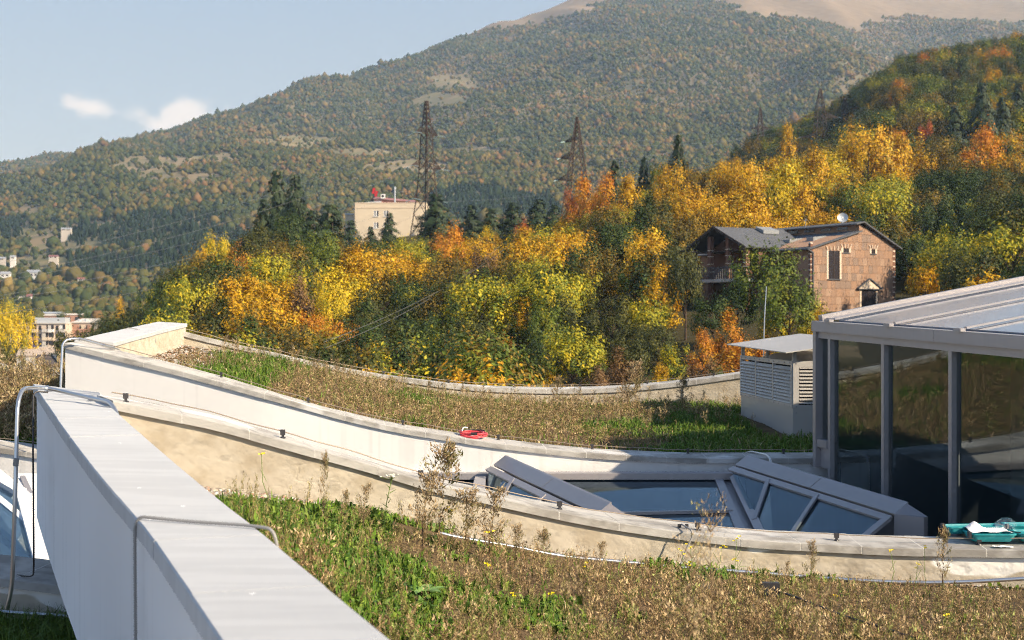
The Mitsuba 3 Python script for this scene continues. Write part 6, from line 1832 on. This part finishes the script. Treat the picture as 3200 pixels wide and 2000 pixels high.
# --- near bed
n = 130000
y = np.sqrt(rng.uniform(4.2 ** 2, 10.4 ** 2, n)); u = rng.uniform(-200, 3500, n); x = (u - CU) / F * y
ok = in1(x, y, .04)
x, y = x[ok], y[ok]
dp = y_p1(x) - y                                                     # distance from the beige parapet
u = CU + F * x / y
v = CV - F * z1(x, y) / y
g = (field(x, y, .9, 41) - .5) * 1.7 + (field(x, y, 3.1, 44) - .5) * .8 - .06 + np.clip((1330 - u) / 800, -.45, .45) * .75 + np.where(dp < .75, .32 - dp * .35, 0) + np.where((v > 1880) & (u < 1800), .34, 0)
edge = np.interp(y, w1[:, 1], w1[:, 0]) + .41
bare = (x - edge < .14 + .62 * field(x, y, 1.6, 42) ** 1.5 * 1.6) & (y < 8.4)
bare |= (x < -1.25) & (dp < .15 + .5 * np.clip(-1.25 - x, 0, 1))
bare |= (field(x, y, 1.5, 47) > .62) & (u < 2000)
gre = (g > .02) & ~bare
dens = rng.random(len(x)) < np.clip(.35 + g * 1.4, .12, 1.0)
sel = dens & (gre | (rng.random(len(x)) < .42)) & ~(bare & (rng.random(len(x)) < .93))
xs, ys = x[sel], y[sel]
k_ = rng.choice(5, len(xs), p=[.32, .28, .22, .12, .06])
dryb = rng.random(len(xs)) < np.where(gre[sel], .10, .5)
cols = np.where(dryb[:, None], DRY[rng.integers(0, 6, len(xs))], GREEN[k_]) * rng.uniform(.7, 1.3, (len(xs), 1))
hgt_ = rng.uniform(.025, .085, len(xs)) * np.where(rng.random(len(xs)) < .08, 1.8, 1) * np.interp(dp[sel], [.1, .5], [.5, 1])
mb = MB()
mb.add(*[q for q in blades(rng, xs, ys, z1(xs, ys) - .005, hgt_, rng.uniform(.004, .011, len(xs)), cols, .7)])
# broad low leaves in the turf
m = 5200
ii = rng.choice(np.nonzero(gre)[0], m)
xs, ys = x[ii] + rng.normal(0, .02, m), y[ii] + rng.normal(0, .02, m)
mb.add(*blades(rng, xs, ys, z1(xs, ys), rng.uniform(.03, .085, m), rng.uniform(.014, .034, m), GREEN[rng.integers(0, 4, m)] * rng.uniform(.8, 1.4, (m, 1)), 1.0))
struct('green_grass', mb, 'leafcol', 'green grass patches in the near planted bed', kind='stuff', cat='grass')
brown = (~gre) & ~bare & (dp > .12)
ii = np.nonzero(brown)[0]
ii = rng.choice(ii, min(len(ii), 2900), replace=False)
xs, ys = x[ii], y[ii]
hh = rng.uniform(.08, .20, len(ii)) * (1 + .8 * (field(xs, ys, 1.1, 43) - .5)) * np.interp(dp[ii], [.1, .9, 2.4], [.3, .85, 1.35])
mb = MB()
plant(mb, rng, SMALL, xs, ys, z1(xs, ys) - .01, hh, np.where(rng.random((len(xs), 1)) < .22, [.62, .85, .5], [1.05, 1.0, .95]))
ii = rng.choice(np.nonzero(~bare)[0], 2600, replace=False)
xs, ys = x[ii], y[ii]
plant(mb, rng, LOW, xs, ys, z1(xs, ys) - .01, rng.uniform(.035, .095, len(ii)) * np.where(gre[ii], .9, 1.2) * np.interp(dp[ii], [.1, .8], [.4, 1.0]), np.where(gre[ii][:, None], [.55, .8, .45], [1, 1, 1]))
ii = rng.choice(np.nonzero(gre & (dp > .3))[0], 260, replace=False)
plant(mb, rng, SMALL, x[ii], y[ii], z1(x[ii], y[ii]) - .01, rng.uniform(.09, .22, 260), np.tile([.85, .92, .7], (260, 1)), .6)
struct('dry_weeds', mb, 'vcol', 'low brown dried weeds of the near planted bed', kind='stuff', cat='weeds')

# --- far bed
n = 90000
y = rng.uniform(16.1, 23, n); u = rng.uniform(330, 2720, n); x = (u - CU) / F * y
ok = in2(x, y, .05) & ~((x > 3.2) & (x < 4.9) & (y > 17.8) & (y < 21.3))
x, y = x[ok], y[ok]; u = CU + F * x / y
df = y - y_p2(x) - .5
stony = (x < -3.2) & (rng.random(len(x)) < np.clip((-3.95 - x) * 3.0, 0, 1))
g = field(x, y, .75, 51) - .62 + np.exp(-((x + 3.45) / .55) ** 2) * .42 + np.where((x > .9) & (y < 19.3), .10 + .20 * np.clip((x - .9) / 1.6, 0, 1), 0) + np.where(y_p3(x) - y < 1.0, .16 * (np.abs(x - .2) < 2.2), 0) + np.where(df < .35, .06, 0) + .25 * (x > 2.2)
gre = g > 0
sel = ~stony & (gre | (rng.random(len(x)) < .14))
xs, ys = x[sel], y[sel]
cols = np.where((rng.random(len(xs)) < np.where(gre[sel], .05, .5))[:, None], DRY[rng.integers(0, 6, len(xs))], GREEN[rng.choice(5, len(xs), p=[.3, .26, .24, .14, .06])]) * rng.uniform(.7, 1.3, (len(xs), 1))
mb = MB()
mb.add(*blades(rng, xs, ys, z2(xs, ys) - .01, rng.uniform(.05, .13, len(xs)) * np.where(xs > 2.1, 1.4, 1.0), rng.uniform(.008, .017, len(xs)), cols, .7))
struct('green_grass', mb, 'leafcol', 'green grass streaks in the far planted roof bed', kind='stuff', cat='grass')
ii = np.nonzero(~gre & ~stony)[0]
ii = rng.choice(ii, min(len(ii), 3600), replace=False)
xs, ys = x[ii], y[ii]
hh = rng.uniform(.07, .19, len(ii)) * np.interp(ys - y_p2(xs), [.5, 1.2], [.5, 1.0])
mb = MB()
plant(mb, rng, LOW, xs, ys, z2(xs, ys) - .01, hh, np.where(rng.random((len(xs), 1)) < .22, [.62, .85, .5], [1.05, .98, .92]))
ii = rng.choice(np.nonzero(~stony & (y > 18.5))[0], 420, replace=False)
plant(mb, rng, SMALL, x[ii], y[ii], z2(x[ii], y[ii]), rng.uniform(.12, .32, 420))
struct('dry_weeds', mb, 'vcol', 'brown dried weeds covering the far planted roof', kind='stuff', cat='weeds')

# --- bed beyond the long wall, and the shaded corner
n = 16000
y = rng.uniform(16.05, 20.1, n); u = rng.uniform(-220, 260, n); x = (u - CU) / F * y
mb = MB()
gsel = (y < 17.2) & (rng.random(n) < .9)
mb.add(*blades(rng, x[gsel], y[gsel], z4(x[gsel], y[gsel]), rng.uniform(.08, .2, gsel.sum()), rng.uniform(.008, .016, gsel.sum()), GREEN[rng.integers(0, 4, gsel.sum())] * rng.uniform(.6, 1.1, (gsel.sum(), 1))))
struct('green_grass', mb, 'leafcol', 'shaded green grass behind the tall steel pipe', kind='stuff', cat='grass')
ii = rng.choice(n, 1000, replace=False)
mb = MB()
plant(mb, rng, LOW, x[ii], y[ii], z4(x[ii], y[ii]), rng.uniform(.14, .34, 1000), None)
ii = rng.choice(np.nonzero(y > 18)[0], 120, replace=False)
plant(mb, rng, SMALL, x[ii], y[ii], z4(x[ii], y[ii]), rng.uniform(.25, .5, 120))
struct('dry_weeds', mb, 'vcol', 'bushy brown weeds behind the tall steel pipe', kind='stuff', cat='weeds')
n = 9000
y = rng.uniform(6.6, 9.25, n); u = rng.uniform(-150, 330, n); x = (u - CU) / F * y
mb = MB()
mb.add(*blades(rng, x, y, z6(x, y), rng.uniform(.08, .24, n), rng.uniform(.004, .010, n), GREEN[rng.integers(0, 4, n)] * rng.uniform(.6, 1.1, (n, 1)), .6))
struct('green_grass', mb, 'leafcol', 'long shaded grass in the low corner under the white wall', kind='stuff', cat='grass')

# --- stones
def stones(mb, rng, x, y, z, s):
    b = trimesh.creation.icosphere(subdivisions=0)
    k = len(x)
    j = b.vertices[None] * rng.uniform(.75, 1.25, (k, len(b.vertices), 1)) * rng.uniform(.55, 1.2, (k, 1, 3)) * s[:, None, None]
    j = j * np.array([1, 1, .7]) + np.stack([x, y, z], 1)[:, None]
    base = np.array([(.52, .46, .38), (.40, .34, .27), (.60, .57, .52), (.45, .30, .22), (.33, .29, .26)])[rng.integers(0, 5, k)] * rng.uniform(.75, 1.2, (k, 1))
    mb.add(j.reshape(-1, 3), (b.faces[None] + (np.arange(k) * len(b.vertices))[:, None, None]).reshape(-1, 3), np.repeat(base, len(b.vertices), 0))


mb = MB()
n = 2600
y = rng.uniform(16, 21, n); x = rng.uniform(-5, -2.9, n)
ok = in2(x, y, -.02) & (rng.random(n) < np.clip((-3.85 - x) * 2.6, 0, 1))
x, y = x[ok], y[ok]
stones(mb, rng, x, y, z2(x, y) + .012, rng.uniform(.010, .024, len(x)))
struct('gravel', mb, 'vcol', 'pale gravel at the raised tip of the far planted roof', smooth=True, kind='stuff', cat='gravel')
mb = MB()
n = 1300
t = rng.uniform(0, 1, n)
y = 3.2 + 6.0 * t; x = np.interp(y, w1[:, 1], w1[:, 0]) + .43 + np.abs(rng.normal(0, .11, n))
stones(mb, rng, x, y, z1(x, y) + .006, rng.uniform(.008, .024, n))
n = 900
x = rng.uniform(-2.4, -1.2, n); y = y_p1(x) - np.abs(rng.normal(0, .26, n)) + .01
stones(mb, rng, x, y, z1(x, y) + .008, rng.uniform(.008, .026, n))
n = 300
x = rng.uniform(-1.3, 3.6, n); y = y_p1(x) - np.abs(rng.normal(0, .05, n))
stones(mb, rng, x, y, z1(x, y) + .006, rng.uniform(.006, .016, n))
struct('gravel', mb, 'vcol', 'stones along the edge of the near planted bed', smooth=True, kind='stuff', cat='gravel')

# --- single tall weeds
TW = [  # u, v of the top, depth, width factor, form, label
    (1372, 1395, 8.9, 1.0, 0, 'tallest brown dry weed standing in front of the beige parapet'), (1320, 1470, 8.75, .9, 1, 'dry weed leaning beside the tallest brown weed'), (1455, 1530, 8.8, 1.1, 2, 'spreading dry weed between the tallest weed and the coping holder'),
    (1530, 1520, 8.9, .9, 1, 'feathery dry weed whose tip reaches the coping below the skylight'), (1610, 1640, 8.9, .9, 2, 'dry weed with fine twigs over the start of the steel pipe'), (1135, 1510, 8.6, .7, 1, 'green brown weed spike against the beige render'), (1075, 1535, 8.5, .6, 0, 'slender brown weed spike next to the green brown spike'),
    (1690, 1660, 8.7, .9, 0, 'dry weed in front of the steel pipe below the skylight ridge'), (1870, 1690, 8.9, .7, 1, 'thin dry weed standing before the render below the coping clamp'), (2535, 1690, 9.6, .6, 2, 'thin red brown seed stalk before the white render patch'), (2945, 1655, 9.7, .55, 0, 'tall thin seed stalk in front of the open tool case'),
    (2455, 1752, 9.6, .55, 1, 'short seed stalk beside the steel pipe'), (2230, 1600, 5.0, .55, 2, 'blurred near seed head rising in front of the beige parapet'), (2130, 1665, 4.8, .6, 0, 'blurred near weed spray close to the bent cable'), (1800, 1800, 5.0, .7, 1, 'blurred weed clump near the camera in the bed'), (2560, 1850, 5.2, .7, 2, 'blurred weed spray at the lower edge of the bed'),
    (1010, 1420, 8.6, .35, 0, 'single straw coloured stalk near the long wall')]
for u_, v_, Y_, wf, fm, lb in TW:
    k = thing('tall_weed', lb, 'weed')
    x_ = (u_ - CU) / F * Y_
    zg = float(z1(np.array(x_), np.array(Y_)))
    h_ = (CV - v_) / F * Y_ - zg
    mbk = MB()
    vv_, ff, cc = (TALL if Y_ > 6 else THIN)[fm]
    mbk.add(vv_ * np.array([h_ * wf, h_ * wf, h_]) + np.array([x_, Y_, zg]), ff, cc * (1.0 if Y_ > 6 else 1.15))
    part(k, 'sprays', mbk, 'vcol', kind='stuff')
    part(k, 'stem', MB().tube(np.array([[x_, Y_, zg - .02], [x_, Y_, zg + h_ * .35]]), [.004, .003], 5), 'bark')
# weeds in the far bed that stand against the trees
for u_, v_, Y_, lb in ((700, 1085, 20.0, 'dry weed tuft standing before the back parapet near the gravel'), (925, 1118, 20.6, 'reddish weed spike breaking the line of the back coping'), (1050, 1130, 20.8, 'thin weed against the back coping above the brown bed'), (1985, 1130, 21.5, 'bare arching weed over the back coping below the yellow maple'),
                         (1960, 1150, 21.4, 'low companion of the arching weed on the far bed'), (2130, 1180, 21.3, 'pale dry weed beside the ventilation tower'), (1740, 1180, 21.6, 'short dark weed before the lowest dip of the back coping'), (2020, 1290, 18.5, 'pale dry weed at the edge of the shaded grass')):
    k = thing('tall_weed', lb, 'weed')
    x_ = (u_ - CU) / F * Y_
    zg = float(z2(np.array(x_), np.array(Y_)))
    h_ = max(.3, (CV - v_) / F * Y_ - zg)
    vv_, ff, cc = TALL[u_ % 3]
    part(k, 'sprays', MB().add(vv_ * np.array([h_ * .9, h_ * .9, h_]) + np.array([x_, Y_, zg]), ff, cc * .9), 'vcol', kind='stuff')

# --- yellow flowers and the white yarrow
mat('petal_yellow', (.80, .62, .01), .6, .3)
mat('flower_stem', (.16, .24, .05), .7, .3)
mat('petal_white', (.72, .68, .58), .7, .3)
rf = np.random.default_rng(3)
FL = [(817, 1418, 8.75, 'yellow flower on a tall bare stem near the long wall'), (2156, 1704, 9.7, 'yellow flower cluster beside the bent grey cable'), (2131, 1722, 9.75, 'yellow flower on the coping clamp side of the bent cable'), (2255, 1707, 9.7, 'yellow flower halfway between the cable and the next wire holder'), (2302, 1681, 9.7, 'yellow flower reaching up to the coping edge'),
      (2152, 1762, 9.7, 'low yellow flower at the foot of the bent cable'), (2303, 1750, 9.72, 'small yellow flower below the tallest flower stalk'), (2783, 1722, 9.8, 'yellow flower in front of the middle of the sunlit coping'), (2888, 1710, 9.8, 'yellow bud next to the tall thin seed stalk'), (2868, 1766, 9.8, 'small low yellow flower below the coping joint'),
      (1533, 1663, 8.2, 'yellow flower among the dry weeds by the start of the pipe'), (1527, 1760, 7.9, 'bright yellow flower in the brown weeds of the near bed'), (1597, 1860, 7.4, 'yellow flower near the lower edge of the green turf'), (1826, 1757, 8.6, 'yellow flower just in front of the steel pipe'), (1720, 1855, 7.6, 'yellow flower deep in the dry weeds'),
      (2613, 1860, 9.0, 'tiny yellow flower in the grass below the white patch'), (2955, 1916, 8.0, 'tiny yellow flower in the weeds under the tool case'), (1404, 1590, 8.9, 'tiny yellow flower behind the tallest weed')]
for u_, v_, Y_, lb in FL:
    k = thing('yellow_flower', lb, 'flower')
    p = at(u_, v_, Y_)
    zg = float(z1(np.array(p[0]), np.array(Y_)))
    b = np.array([p[0] + rf.normal(0, .03), Y_ + .02, zg])
    part(k, 'stem', MB().tube(np.array([b, (b + p) / 2 + (rf.normal(0, .01), 0, 0), p]), [.0022, .002, .0016], 4).tube(np.array([(b + p) / 2, (b + p) / 2 + (.04 * rf.choice([-1, 1]), .01, .07)]), .0014, 4), 'flower_stem')
    mb = MB()
    for c in range(3 if v_ < 1830 else 2):
        o = p + rf.normal(0, .012, 3)
        for q_ in range(4):
            a = q_ * np.pi / 2 + rf.uniform(0, 1)
            d = np.array([np.cos(a), np.sin(a) * .8 - .3, .45 * rf.uniform(.3, 1)])
            e = np.cross(d, [0.2, -1, .4]); e /= np.linalg.norm(e)
            s = rf.uniform(.008, .0115)
            mb.add([o, o + d * s * .7 + e * s * .55, o + d * s * 1.25, o + d * s * .7 - e * s * .55], [[0, 1, 2, 3]])
    part(k, 'petals', mb, 'petal_yellow')
k = thing('yarrow', 'white flat topped yarrow flower in front of the beige parapet', 'flower')
p = at(1223, 1486, 8.9); zg = float(z1(np.array(p[0]), np.array(8.9)))
st = MB().tube(np.array([[p[0] - .05, 8.9, zg], [p[0] - .03, 8.9, zg + .2], p + (0, 0, -.03)]), .0028, 5)
mb = MB()
for _ in range(26):
    o = p + np.array([rf.normal(0, .022), rf.normal(0, .018), rf.normal(0, .004)])
    st.tube(np.array([p + (0, 0, -.03), o]), .001, 3)
    s_b = trimesh.creation.icosphere(subdivisions=1)
    mb.add(s_b.vertices * np.array([.0075, .0075, .0045]) + o, s_b.faces)
for q_ in range(9):
    o = np.array([p[0] - .035 + .03 * q_ / 9, 8.9, zg + .05 + .03 * q_])
    a = rf.uniform(0, 6)
    st.tube(np.array([o, o + (.05 * math.cos(a), .05 * math.sin(a), .02)]), [.0035, .001], 4)
part(k, 'stem', st, 'flower_stem')
part(k, 'flower_head', mb, 'petal_white')
k = thing('dock_leaf', 'broad pale green leaf rosette in the turf near the long wall', 'plant')
p0_ = at(1322, 1738, 7.4)
for q_ in range(6):
    a = q_ * 1.05 + .3
    z_ = float(z1(np.array(p0_[0]), np.array(7.4)))
    d = np.array([math.cos(a), math.sin(a), 0]); e = np.array([-d[1], d[0], 0])
    rows = []
    for t in np.linspace(0, 1, 7):
        w_ = .026 * math.sin(math.pi * min(1, t * .93 + .06)) + .002
        c = np.array([p0_[0], 7.4, z_]) + d * .13 * t + np.array([0, 0, .01 + .085 * t - .06 * t * t])
        rows += [c - e * w_ + (0, 0, .008), c, c + e * w_ + (0, 0, .008)]
    f = []
    for i in range(6):
        for j in range(2):
            a_ = i * 3 + j
            f.append([a_, a_ + 1, a_ + 4, a_ + 3])
    mb = MB().add(rows, f, (.20, .33, .09))
    part(k, 'leaf', mb, 'leafcol', True)

# ---------------------------------------------------------------- the air between here and the mountain
scene['haze'] = {'type': 'cube', 'to_world': T().translate([350, 3240, 640]).scale([4150, 3290, 660]), 'bsdf': {'type': 'null'}, 'interior': {'type': 'ref', 'id': 'haze_air'}}
labels['haze'] = {'label': 'thin bluish haze in the valley air', 'kind': 'stuff', 'category': 'haze'}
